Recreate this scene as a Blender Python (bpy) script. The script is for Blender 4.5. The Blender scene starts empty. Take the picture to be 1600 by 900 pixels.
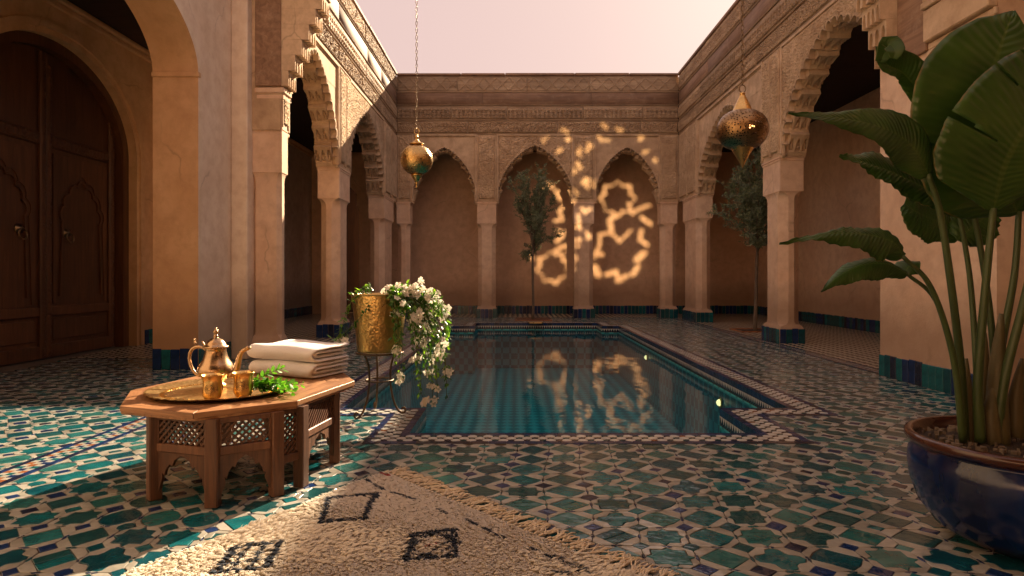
import bpy, bmesh, math, random
import numpy as np
from mathutils import Vector, Matrix, Euler
from mathutils.geometry import tessellate_polygon
random.seed(7); rng = np.random.default_rng(7)
R = math.radians; PI = math.pi
sc = bpy.context.scene
# ------------------------------------------------------------------ camera
H = 1.2
cam = bpy.data.cameras.new('camera'); camo = bpy.data.objects.new('camera', cam)
sc.collection.objects.link(camo); sc.camera = camo
camo.location = (0, 0, H); camo.rotation_euler = (R(90), 0, 0)
cam.sensor_width = 36; cam.lens = 22.5; cam.shift_x = -5/1600; cam.shift_y = -18/1600
cam.clip_start = .05; cam.clip_end = 500
# ------------------------------------------------------------------ light
SUN = Vector((-.81, -1/.56, -1)).normalized()          # the way the sunlight travels
el = math.asin(-SUN.z); az = math.atan2(-SUN.x, -SUN.y)
w = bpy.data.worlds.new('World'); sc.world = w; w.use_nodes = True
nt = w.node_tree; bg = nt.nodes['Background']
sky = nt.nodes.new('ShaderNodeTexSky'); sky.sky_type = 'NISHITA'; sky.sun_disc = False
sky.sun_elevation = el; sky.sun_rotation = az; sky.dust_density = 5; sky.air_density = 1
hz = nt.nodes.new('ShaderNodeMix'); hz.data_type = 'RGBA'; hz.inputs[0].default_value = .97
hz.inputs[7].default_value = (4.35, 3.12, 2.85, 1)       # evening haze, evenly over the whole sky
nt.links.new(sky.outputs[0], hz.inputs[6]); nt.links.new(hz.outputs[2], bg.inputs[0])
bg.inputs[1].default_value = .053
sl = bpy.data.lights.new('sun', 'SUN'); so = bpy.data.objects.new('sun', sl); sc.collection.objects.link(so)
sl.energy = 5.0; sl.angle = R(.6); sl.color = (1, .77, .52)
so.rotation_euler = SUN.to_track_quat('-Z', 'Y').to_euler(); so.location = (6, 20, 12)
sc.view_settings.view_transform = 'Standard'; sc.view_settings.look = 'None'
sc.view_settings.exposure = 1.85; sc.view_settings.gamma = 1
sc.cycles.max_bounces = 8; sc.cycles.diffuse_bounces = 6; sc.cycles.glossy_bounces = 4
sc.cycles.transparent_max_bounces = 12; sc.cycles.sample_clamp_indirect = 6
sc.cycles.caustics_reflective = False; sc.cycles.caustics_refractive = False
# ------------------------------------------------------------------ measuring
def fl(u, v, z=0.):
    Y = 1000*(H-z)/(v-432); return (u-805)*Y/1000, Y
def at(u, v, Y): return Vector(((u-805)*Y/1000, Y, H+(432-v)*Y/1000))
def px(p): return 805+1000*p[0]/p[1], 432+1000*(H-p[2])/p[1]
# ------------------------------------------------------------------ mesh helpers
class MB:
    def __init__(s): s.v = []; s.f = []; s.m = []; s.mi = 0
    def add(s, vs, fs):
        b = len(s.v); s.v += [tuple(p) for p in vs]
        s.f += [tuple(b+i for i in f) for f in fs]; s.m += [s.mi]*len(fs); return s
    def box(s, x0, x1, y0, y1, z0, z1):
        return s.add([(x0,y0,z0),(x1,y0,z0),(x1,y1,z0),(x0,y1,z0),(x0,y0,z1),(x1,y0,z1),(x1,y1,z1),(x0,y1,z1)],
                     [(0,3,2,1),(4,5,6,7),(0,1,5,4),(1,2,6,5),(2,3,7,6),(3,0,4,7)])
    def bbox(s, x0, x1, y0, y1, z0, z1, c=.006):      # box with small chamfers all round
        return s.loft([[(x0+c+d,y0+c+d),(x1-c-d,y0+c+d),(x1-c-d,y1-c-d),(x0+c+d,y1-c-d)] if False else
                       s.ch4(x0+d,x1-d,y0+d,y1-d,c) for d in (c,0,0,c)], [z0,z0+c,z1-c,z1])
    def ch4(s, x0, x1, y0, y1, c):
        return [(x0+c,y0),(x1-c,y0),(x1,y0+c),(x1,y1-c),(x1-c,y1),(x0+c,y1),(x0,y1-c),(x0,y0+c)]
    def loft(s, rings, zs, caps=True):
        n = len(rings[0]); vs = [(p[0],p[1],z) for r, z in zip(rings, zs) for p in r]; fs = []
        for k in range(len(rings)-1):
            for i in range(n): fs.append((k*n+i, k*n+(i+1)%n, (k+1)*n+(i+1)%n, (k+1)*n+i))
        if caps: fs += [tuple(range(n))[::-1], tuple(range((len(rings)-1)*n, len(rings)*n))]
        return s.add(vs, fs)
    def prism(s, pts, a, b, plane='xz'):
        P = (lambda p, d: (p[0], d, p[1])) if plane == 'xz' else (lambda p, d: (p[0], p[1], d))
        n = len(pts); tr = tessellate_polygon([[Vector((p[0], p[1], 0)) for p in pts]])
        vs = [P(p, a) for p in pts]+[P(p, b) for p in pts]
        fs = [tuple(t) for t in tr]+[tuple(n+i for i in t[::-1]) for t in tr]
        fs += [(i, (i+1) % n, n+(i+1) % n, n+i) for i in range(n)]
        return s.add(vs, fs)
    def band(s, cur, wd, y0, y1, closed=False):        # flat strip following a polyline in xz, extruded in y
        c = np.array(cur, float); n = len(c)
        t = (np.roll(c, -1, 0)-np.roll(c, 1, 0)) if closed else np.gradient(c, axis=0)
        t /= np.linalg.norm(t, axis=1)[:, None]+1e-9; nn = np.stack([-t[:, 1], t[:, 0]], 1)
        a = c; b = c+nn*wd; vs = []
        for p, q in zip(a, b): vs += [(p[0],y0,p[1]),(q[0],y0,q[1]),(q[0],y1,q[1]),(p[0],y1,p[1])]
        fs = []
        for i in range(n if closed else n-1):
            j = (i+1) % n
            for k in range(4): fs.append((i*4+k, i*4+(k+1)%4, j*4+(k+1)%4, j*4+k))
        if not closed: fs += [(0,1,2,3),((n-1)*4+3,(n-1)*4+2,(n-1)*4+1,(n-1)*4)]
        return s.add(vs, fs)
    def lathe(s, prof, seg=32, c=(0,0,0), cap=True, fn=None):
        vs = []; fs = []; n = len(prof)
        for k, (r, z) in enumerate(prof):
            for i in range(seg):
                a = 2*PI*i/seg; rr = r*(fn(a, z) if fn else 1)
                vs.append((c[0]+rr*math.cos(a), c[1]+rr*math.sin(a), c[2]+z))
        for k in range(n-1):
            for i in range(seg): fs.append((k*seg+i, k*seg+(i+1)%seg, (k+1)*seg+(i+1)%seg, (k+1)*seg+i))
        if cap: fs += [tuple(range(seg))[::-1], tuple(range((n-1)*seg, n*seg))]
        return s.add(vs, fs)
    def tube(s, pts, rad, seg=8, flat=1., cap=True):
        pts = [Vector(p) for p in pts]; n = len(pts)
        rad = [rad]*n if not hasattr(rad, '__len__') else rad
        vs = []; prev = None
        for i, p in enumerate(pts):
            t = (pts[min(i+1,n-1)]-pts[max(i-1,0)]).normalized()
            if prev is None: u = t.orthogonal().normalized()
            else:
                u = prev-t*prev.dot(t); u = u.normalized() if u.length > 1e-6 else t.orthogonal().normalized()
            prev = u; w_ = t.cross(u)
            for k in range(seg):
                a = 2*PI*k/seg; vs.append(p+(u*math.cos(a)+w_*math.sin(a)*flat)*rad[i])
        fs = [(i*seg+k, i*seg+(k+1)%seg, (i+1)*seg+(k+1)%seg, (i+1)*seg+k) for i in range(n-1) for k in range(seg)]
        if cap: fs += [tuple(range(seg))[::-1], tuple(range((n-1)*seg, n*seg))]
        return s.add(vs, fs)
    def grid(s, X, Y, Z, mask=None):                   # 2-D arrays of points
        n, m = X.shape; vs = list(zip(X.ravel().tolist(), Y.ravel().tolist(), Z.ravel().tolist()))
        fs = [(i*m+j, i*m+j+1, (i+1)*m+j+1, (i+1)*m+j) for i in range(n-1) for j in range(m-1) if mask is None or mask[i][j]]
        return s.add(vs, fs)
    def build(s, name, mats, parent=None, smooth=False, bevel=0, fix=False, angle=None):
        me = bpy.data.meshes.new(name); me.from_pydata(s.v, [], s.f)
        if not isinstance(mats, (list, tuple)): mats = [mats]
        for m in mats: me.materials.append(m)
        if len(mats) > 1: me.polygons.foreach_set('material_index', s.m)
        if fix:
            b = bmesh.new(); b.from_mesh(me); bmesh.ops.recalc_face_normals(b, faces=b.faces); b.to_mesh(me); b.free()
        if smooth: me.shade_smooth()
        if angle: me.set_sharp_from_angle(angle=R(angle))
        o = link(name, me, parent)
        if bevel:
            md = o.modifiers.new('bevel', 'BEVEL'); md.width = bevel; md.segments = 2; md.limit_method = 'ANGLE'; md.angle_limit = R(40)
        return o
def link(name, me, parent=None):
    o = bpy.data.objects.new(name, me); sc.collection.objects.link(o)
    if parent: o.parent = parent
    return o
def thing(name, label, cat, loc=(0,0,0), rz=0, group=None, kind=None):
    o = bpy.data.objects.new(name, None); sc.collection.objects.link(o); o.location = loc; o.rotation_euler = (0,0,rz)
    return tag(o, label, cat, group, kind)
def tag(o, label=None, cat=None, group=None, kind=None):
    if label: o['label'] = label
    if cat: o['category'] = cat
    if group: o['group'] = group
    if kind: o['kind'] = kind
    return o
def npmesh(name, V, F, mats, mi=None, parent=None, smooth=False):   # V (n,3); F (m,k)
    me = bpy.data.meshes.new(name); k = F.shape[1]
    me.vertices.add(len(V)); me.vertices.foreach_set('co', V.astype(np.float32).ravel())
    me.loops.add(F.size); me.loops.foreach_set('vertex_index', F.astype(np.int32).ravel())
    me.polygons.add(len(F)); me.polygons.foreach_set('loop_start', np.arange(0, F.size, k, dtype=np.int32))
    for m in (mats if isinstance(mats, (list, tuple)) else [mats]): me.materials.append(m)
    if mi is not None: me.polygons.foreach_set('material_index', mi.astype(np.int32))
    me.update(calc_edges=True); me.validate()
    if smooth: me.shade_smooth()
    return link(name, me, parent)
# ------------------------------------------------------------------ materials
class N:
    def __init__(s, name):
        s.m = bpy.data.materials.new(name); s.m.use_nodes = True; s.t = s.m.node_tree; s.b = s.t.nodes['Principled BSDF']
        s.co = s.t.nodes.new('ShaderNodeTexCoord'); s.out = s.t.nodes['Material Output']
    def n(s, ty, **k):
        x = s.t.nodes.new('ShaderNode'+ty)
        for a, v in k.items():
            if a.startswith('i_'):
                key = a[2:].replace('_', ' '); x.inputs[int(key) if key.isdigit() else key].default_value = v
            else: setattr(x, a, v)
        return x
    def l(s, a, b): s.t.links.new(a, b)
    def map(s, scale=(1,1,1), rot=(0,0,0), src='Object'):
        m = s.n('Mapping'); m.inputs['Scale'].default_value = scale; m.inputs['Rotation'].default_value = rot
        s.l(s.co.outputs[src], m.inputs[0]); return m.outputs[0]
    def noise(s, scale, detail=4, rough=.55, vec=None, dist=0):
        x = s.n('TexNoise'); x.inputs['Scale'].default_value = scale; x.inputs['Detail'].default_value = detail
        x.inputs['Roughness'].default_value = rough; x.inputs['Distortion'].default_value = dist
        s.l(vec or s.co.outputs['Object'], x.inputs['Vector']); return x.outputs['Fac']
    def ramp(s, fac, stops):
        r = s.n('ValToRGB'); e = r.color_ramp.elements
        while len(e) < len(stops): e.new(.5)
        for q, (p, c) in zip(e, stops): q.position = p; q.color = (*c, 1) if len(c) == 3 else c
        s.l(fac, r.inputs[0]); return r.outputs[0]
    def mix(s, fac, a, b, ty='MIX'):
        x = s.n('Mix', data_type='RGBA', blend_type=ty)
        for sock, val in ((x.inputs[0], fac), (x.inputs[6], a), (x.inputs[7], b)):
            if hasattr(val, 'is_linked') or hasattr(val, 'links'): s.l(val, sock)
            elif isinstance(val, (int, float)): sock.default_value = val
            else: sock.default_value = (*val, 1)
        return x.outputs[2]
    def math(s, op, a, b=None, clamp=False):
        x = s.n('Math', operation=op, use_clamp=clamp)
        for i, val in enumerate((a, b)):
            if val is None: continue
            if isinstance(val, (int, float)): x.inputs[i].default_value = val
            else: s.l(val, x.inputs[i])
        return x.outputs[0]
    def bump(s, h, st=.3, dist=.01, prev=None):
        x = s.n('Bump'); x.inputs['Strength'].default_value = st; x.inputs['Distance'].default_value = dist
        s.l(h, x.inputs['Height'])
        if prev: s.l(prev, x.inputs['Normal'])
        s.l(x.outputs[0], s.b.inputs['Normal']); return x.outputs[0]
    def col(s, c):
        if hasattr(c, 'links'): s.l(c, s.b.inputs['Base Color'])
        else: s.b.inputs['Base Color'].default_value = (*c, 1)
    def set(s, **k):
        for a, v in k.items(): s.b.inputs[a.replace('_', ' ')].default_value = v
        return s
def plaster(name, c1, c2, c3, fine=1.):
    x = N(name); a = x.noise(.9, 6, .6, dist=.6); b = x.noise(5, 5, .65); d = x.noise(45, 4, .7)
    c = x.mix(x.ramp(a, [(.38, (0,0,0)), (.60, (1,1,1))]), c1, c2)
    c = x.mix(x.math('MULTIPLY', x.ramp(b, [(.42, (0,0,0)), (.68, (1,1,1))]), .62), c, c3)
    # rising damp and scuffs: old stains near the ground
    z = x.n('SeparateXYZ'); x.l(x.co.outputs['Object'], z.inputs[0])
    low = x.math('SUBTRACT', 1, x.math('MULTIPLY', x.math('ADD', z.outputs[2], x.math('MULTIPLY', a, -1.1)), 1.6), True)
    c = x.mix(x.math('MULTIPLY', low, .72, True), c, tuple(q*.55 for q in c3))
    # hairline cracks
    vo = x.n('TexVoronoi', feature='DISTANCE_TO_EDGE'); vo.inputs['Scale'].default_value = .55
    wv = x.n('Mix', data_type='VECTOR'); wv.inputs[0].default_value = .28
    nz = x.n('TexNoise'); nz.inputs['Scale'].default_value = 2.4; nz.inputs['Detail'].default_value = 5
    x.l(x.co.outputs['Object'], nz.inputs[0]); x.l(x.co.outputs['Object'], wv.inputs[4]); x.l(nz.outputs[1], wv.inputs[5])
    x.l(wv.outputs[1], vo.inputs['Vector'])
    cr = x.ramp(vo.outputs[0], [(0, (1,1,1)), (.006, (0,0,0))])
    cm = x.math('MULTIPLY', cr, x.ramp(x.noise(.7, 2), [(.52, (0,0,0)), (.6, (1,1,1))]))
    c = x.mix(x.math('MULTIPLY', cm, .45), c, tuple(q*.4 for q in c1))
    x.col(c); x.set(Roughness=.86); x.b.inputs['Specular IOR Level'].default_value = .25
    pit = x.ramp(x.noise(26, 3, .5), [(.28, (0,0,0)), (.36, (1,1,1))])
    p = x.bump(b, .35*fine, .02); p = x.bump(d, .35*fine, .004, p); p = x.bump(pit, .25*fine, .004, p)
    return x.m
def wood(name, c1, c2, c3, scale=1., axis=0, rough=.6, worn=0.):
    x = N(name); s = [16*scale]*3; s[axis] = 1.3*scale
    oi = x.n('ObjectInfo'); v = x.n('VectorMath', operation='ADD'); x.l(x.map(tuple(s)), v.inputs[0])
    sc_ = x.n('VectorMath', operation='SCALE'); sc_.inputs[3].default_value = 37; cb = x.n('CombineXYZ')
    for i in range(3): x.l(oi.outputs['Random'], cb.inputs[i])
    x.l(cb.outputs[0], sc_.inputs[0]); x.l(sc_.outputs[0], v.inputs[1])
    g = x.noise(1, 8, .62, v.outputs[0], .8); k = x.noise(2.5*scale, 3, .5, dist=.4)
    c = x.ramp(g, [(.3, c1), (.52, c2), (.72, c3)])
    c = x.mix(x.math('MULTIPLY', x.ramp(k, [(.4, (0,0,0)), (.7, (1,1,1))]), .5), c, c1)
    if worn: c = x.mix(x.math('MULTIPLY', x.ramp(x.noise(7*scale, 6, .7), [(.52, (0,0,0)), (.7, (1,1,1))]), worn), c, (.42,.3,.2))
    hs = x.n('HueSaturation'); x.l(c, hs.inputs['Color']); x.l(x.math('ADD', x.math('MULTIPLY', oi.outputs['Random'], .35), .82), hs.inputs['Value'])
    x.col(hs.outputs[0]); x.set(Roughness=rough); x.bump(g, .35, .006); return x.m
def glaze(name, c1, c2, rough=.11, mottle=9., bumps=.55):
    x = N(name); a = x.noise(mottle, 4, .6); b = x.noise(60, 3, .6)
    oi = x.noise(1.3, 2, .5)
    c = x.mix(x.ramp(a, [(.35, (0,0,0)), (.68, (1,1,1))]), c1, c2)
    c = x.mix(x.math('MULTIPLY', x.ramp(oi, [(.3, (0,0,0)), (.7, (1,1,1))]), .5), c, tuple(.5*p+.5*q*.7 for p, q in zip(c1, c2)))
    chip = x.ramp(b, [(.74, (0,0,0)), (.78, (1,1,1))])
    c = x.mix(x.math('MULTIPLY', chip, .6), c, (.32,.24,.17))
    x.col(c); rr = x.math('ADD', x.math('MULTIPLY', x.noise(14, 4, .7), .26), rough-.1); x.l(rr, x.b.inputs['Roughness'])
    p = x.bump(x.noise(11, 3, .5), bumps, .012); x.bump(b, .12, .002, p); return x.m
def metal(name, c, rough=.28, hammer=0., noise=12, dark=(.25,.14,.05), amt=.5):
    x = N(name); a = x.noise(noise, 5, .65)
    x.col(x.mix(x.math('MULTIPLY', x.ramp(a, [(.42, (0,0,0)), (.72, (1,1,1))]), amt), c, dark))
    x.set(Metallic=1.); x.l(x.math('ADD', x.math('MULTIPLY', a, .3), rough-.12), x.b.inputs['Roughness'])
    if hammer:
        v = x.n('TexVoronoi', feature='SMOOTH_F1'); v.inputs['Scale'].default_value = hammer; x.l(x.co.outputs['Object'], v.inputs['Vector'])
        x.bump(v.outputs[0], .55, .008)
    else: x.bump(a, .08, .004)
    return x.m
def leafmat(name, c1, c2, sub=.35, rough=.35, scale=6, veins=None):
    x = N(name); a = x.noise(scale, 3, .6)
    c = x.mix(x.ramp(a, [(.35, (0,0,0)), (.7, (1,1,1))]), c1, c2)
    x.col(c); x.set(Roughness=rough)
    tr = x.n('BsdfTranslucent'); x.l(x.mix(1., c, (1.6, 1.7, .5), 'MULTIPLY'), tr.inputs[0])
    mx = x.n('MixShader'); mx.inputs[0].default_value = sub
    x.l(x.b.outputs[0], mx.inputs[1]); x.l(tr.outputs[0], mx.inputs[2]); x.l(mx.outputs[0], x.out.inputs[0])
    return x.m
M = {}
M['plaster'] = plaster('plaster', (.72,.50,.345), (.80,.60,.44), (.56,.37,.25))
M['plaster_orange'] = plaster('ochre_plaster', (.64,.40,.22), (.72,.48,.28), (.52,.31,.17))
M['plaster_pale'] = plaster('pale_plaster', (.76,.62,.48), (.84,.72,.58), (.62,.47,.34))
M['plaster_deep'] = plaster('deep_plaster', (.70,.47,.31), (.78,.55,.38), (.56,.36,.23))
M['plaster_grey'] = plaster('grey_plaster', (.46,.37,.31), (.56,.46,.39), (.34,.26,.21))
M['stucco'] = plaster('carved_stucco', (.52,.37,.235), (.68,.51,.34), (.36,.24,.15), .7)
M['old'] = wood('weathered_cedar', (.17,.095,.055), (.27,.16,.095), (.36,.23,.14), .7, 0, .75, .45)
M['carvedwood'] = wood('carved_cedar', (.24,.155,.09), (.40,.28,.17), (.54,.40,.26), .7, 0, .8, .4)
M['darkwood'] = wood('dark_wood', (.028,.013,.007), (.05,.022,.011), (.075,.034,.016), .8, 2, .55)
M['doorwood'] = wood('door_wood', (.06,.024,.010), (.105,.042,.018), (.15,.062,.027), .8, 2, .45)
M['tablewood'] = wood('table_wood', (.14,.06,.024), (.28,.13,.052), (.39,.205,.095), 2.2, 1, .46)
M['legwood'] = wood('leg_wood', (.06,.024,.010), (.125,.049,.021), (.19,.083,.036), 2.2, 2, .55)
M['ceiling'] = wood('ceiling_wood', (.02,.011,.007), (.032,.017,.01), (.045,.024,.014), .7, 0, .8)
M['grout'] = plaster('grout', (.23,.17,.12), (.28,.21,.15), (.15,.11,.08))
TEALS = [glaze('teal_glaze', (.005,.068,.085), (.012,.15,.17)), glaze('deep_teal_glaze', (.003,.042,.06), (.008,.085,.11)),
         glaze('green_glaze', (.012,.085,.085), (.034,.17,.165)), glaze('grey_green_glaze', (.008,.048,.055), (.02,.095,.10)),
         glaze('turquoise_glaze', (.012,.10,.11), (.03,.19,.20))]
M['navy'] = glaze('navy_glaze', (.006,.020,.07), (.014,.042,.15)); M['black'] = glaze('dark_blue_glaze', (.008,.012,.03), (.02,.03,.07))
M['cream'] = glaze('cream_glaze', (.28,.275,.24), (.43,.42,.38), .13); M['cream2'] = glaze('bone_glaze', (.22,.21,.18), (.35,.34,.30), .15)
M['rust'] = glaze('amber_glaze', (.22,.075,.03), (.34,.14,.06))
M['brass'] = metal('brass', (.72,.46,.17), .26); M['tray'] = metal('engraved_brass', (.80,.55,.22), .3, 60)
M['hammered'] = metal('hammered_brass', (.60,.38,.13), .30, 50); M['pot_brass'] = metal('aged_brass', (.44,.30,.18), .24, 0, 9)
M['iron'] = metal('wrought_iron', (.09,.065,.045), .5); M['bronze'] = metal('dark_bronze', (.22,.16,.10), .34, 0, 20)
# ------------------------------------------------------------------ pattern helpers
def arabesque(x, z, k):
    a = np.sin(k*x+1.8*np.sin(.5*k*z)); b = np.cos(k*z+1.8*np.sin(.5*k*x+.6)); c = np.sin(.7*k*(x+z)+2*np.cos(.8*k*(x-z)))
    f = np.abs(a*b+.45*c); return np.clip((f-.08)/.22, 0, 1)*(1-.35*np.clip((f-.75)/.3, 0, 1))
def scroll(x, z, k):                                    # running medallions with small fill
    u = (x*k/6.283) % 1-.5; v = (z*k/6.283) % 1-.5; r = np.sqrt(u*u+v*v); th = np.arctan2(v, u)
    s = np.sin(3*th+9*r)*.5+.5; ring = np.exp(-((r-.40)/.05)**2)
    return np.clip(ring+np.clip((s-.35)*2.5, 0, 1)*(r < .33)+(r > .47)*.8, 0, 1)
def diamonds(x, z, p, h):
    u = np.abs((x/p) % 1-.5)*2; v = np.abs(((z/h) % 1)-.5)*2; d = np.abs(u+v-1)
    e = np.abs((((x/p+.5) % 1)-.5)*2); g = np.abs(e+v-.35)
    return np.clip(1-d/.16, 0, 1)+.7*np.clip(1-g/.14, 0, 1)*(d > .2)
def arch_curve(a, r, n=90, p=1.45):
    th = np.linspace(0, PI, 2*n+1); c = np.cos(th)
    return np.stack([a*np.sign(c)*np.abs(c)**p, r*np.sin(th)], 1)
def resample(c, n):
    d = np.r_[0, np.cumsum(np.linalg.norm(np.diff(c, axis=0), axis=1))]; s = np.linspace(0, d[-1], n)
    return np.stack([np.interp(s, d, c[:, 0]), np.interp(s, d, c[:, 1])], 1), d[-1]
def normals2(c):
    t = np.gradient(c, axis=0); t /= np.linalg.norm(t, axis=1)[:, None]; return np.stack([-t[:, 1], t[:, 0]], 1)
def cusped(a, r, nc, d, off=0., per=10):                # nc lobes over the whole arch, cusps pointing inwards
    c, L = resample(arch_curve(a, r), nc*per+1); nn = normals2(c)      # normal points to the inside
    s = np.arange(len(c))/per; k = 1-np.abs(np.sin(PI*s))
    c = c+nn*((k**1.2*d)+off)[:, None]
    c[:, 0][:3] = np.maximum(c[:, 0][:3], 0); return c
def inpoly(px_, pz_, poly):
    ins = np.zeros(px_.shape, bool); n = len(poly)
    for i in range(n):
        x1, z1 = poly[i]; x2, z2 = poly[(i+1) % n]
        if z1 == z2: continue
        cnd = ((z1 > pz_) != (z2 > pz_)) & (px_ < (x2-x1)*(pz_-z1)/(z2-z1)+x1); ins ^= cnd
    return ins
def relief(mb, x0, x1, z0, z1, yf, fn, depth=.02, step=.02, hole=None):
    depth *= 2.1
    nx = max(3, int((x1-x0)/step)); nz = max(3, int((z1-z0)/step))
    X, Z = np.meshgrid(np.linspace(x0, x1, nx+1), np.linspace(z0, z1, nz+1)); h = fn(X, Z)
    h[0, :] = h[-1, :] = 0; h[:, 0] = h[:, -1] = 0
    mask = None
    if hole is not None:
        cx = (X[:-1, :-1]+X[1:, 1:])/2; cz = (Z[:-1, :-1]+Z[1:, 1:])/2; mask = ~inpoly(cx, cz, hole)
    mb.grid(X, yf-depth*h, Z, mask)
# ------------------------------------------------------------------ base tiles and columns
DADO = []
for m_ in (M['navy'], TEALS[1], M['black'], TEALS[0], M['navy'], TEALS[3]):
    t_ = MB().bbox(-.055, .055, -.008, .012, 0, .26, .004); me_ = bpy.data.meshes.new('tile'); me_.from_pydata(t_.v, [], t_.f)
    me_.materials.append(m_); DADO.append(me_)
def dado(parent, x0, y0, x1, y1, z=0.002):              # a row of upright glazed tiles from (x0,y0) to (x1,y1), facing right of travel
    L = math.hypot(x1-x0, y1-y0); n = max(1, round(L/.117)); a = math.atan2(y1-y0, x1-x0); s = L/n/.117
    for i in range(n):
        f = (i+.5)/n; o = link('tile', random.choice(DADO), parent)
        o.location = (x0+(x1-x0)*f, y0+(y1-y0)*f, z); o.rotation_euler = (random.uniform(-.012,.012), 0, a)
        o.scale = (s*random.uniform(.985, 1.0), 1, random.uniform(.97, 1.03))
def column(parent, cx, wd, cy, dp, zc=3.35, sides='fblr', mat=None, cap=True, c=.115):
    mat = mat or M['plaster']; hw = wd/2; hd = dp/2; mb = MB()
    def ring(w_, d_, ch): return [(cx+p, cy+q) for p, q in mb.ch4(-w_, w_, -d_, d_, ch)]
    zt = zc-.75
    L = [(.0, 0, .012), (.25, 0, .012), (.285, -.01, .014), (.31, -.02, .02), (.34, -.028, c*.8), (.40, -.03, c)]
    for q in np.linspace(.6, zt-.12, 6): L.append((q, -.03, c))
    for t in (0, .3, .6, .85, 1): L.append((zt+.14*math.sin(t*PI/2)-.01, -.03+.026*(1-math.cos(t*PI/2)), max(.012, c*math.cos(t*PI/2))))
    L += [(zc-.075, -.005, .01), (zc-.072, .006, .01), (zc-.05, .006, .01), (zc-.047, .0, .01), (zc-.032, .0, .01), (zc-.028, .014, .01),
          (zc-.001, .014, .01)] if cap else [(zc, -.005, .01)]
    mb.loft([ring(hw+e, hd+e, ch) for z, e, ch in L], [l[0] for l in L])
    o = mb.build('column', mat, parent, smooth=True, fix=True, angle=28)
    e = .012
    if 'f' in sides: dado(o, cx-hw, cy-hd-e, cx+hw, cy-hd-e)
    if 'b' in sides: dado(o, cx+hw, cy+hd+e, cx-hw, cy+hd+e)
    if 'r' in sides: dado(o, cx+hw+e, cy-hd, cx+hw+e, cy+hd)
    if 'l' in sides: dado(o, cx-hw-e, cy+hd, cx-hw-e, cy-hd)
    return o
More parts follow.
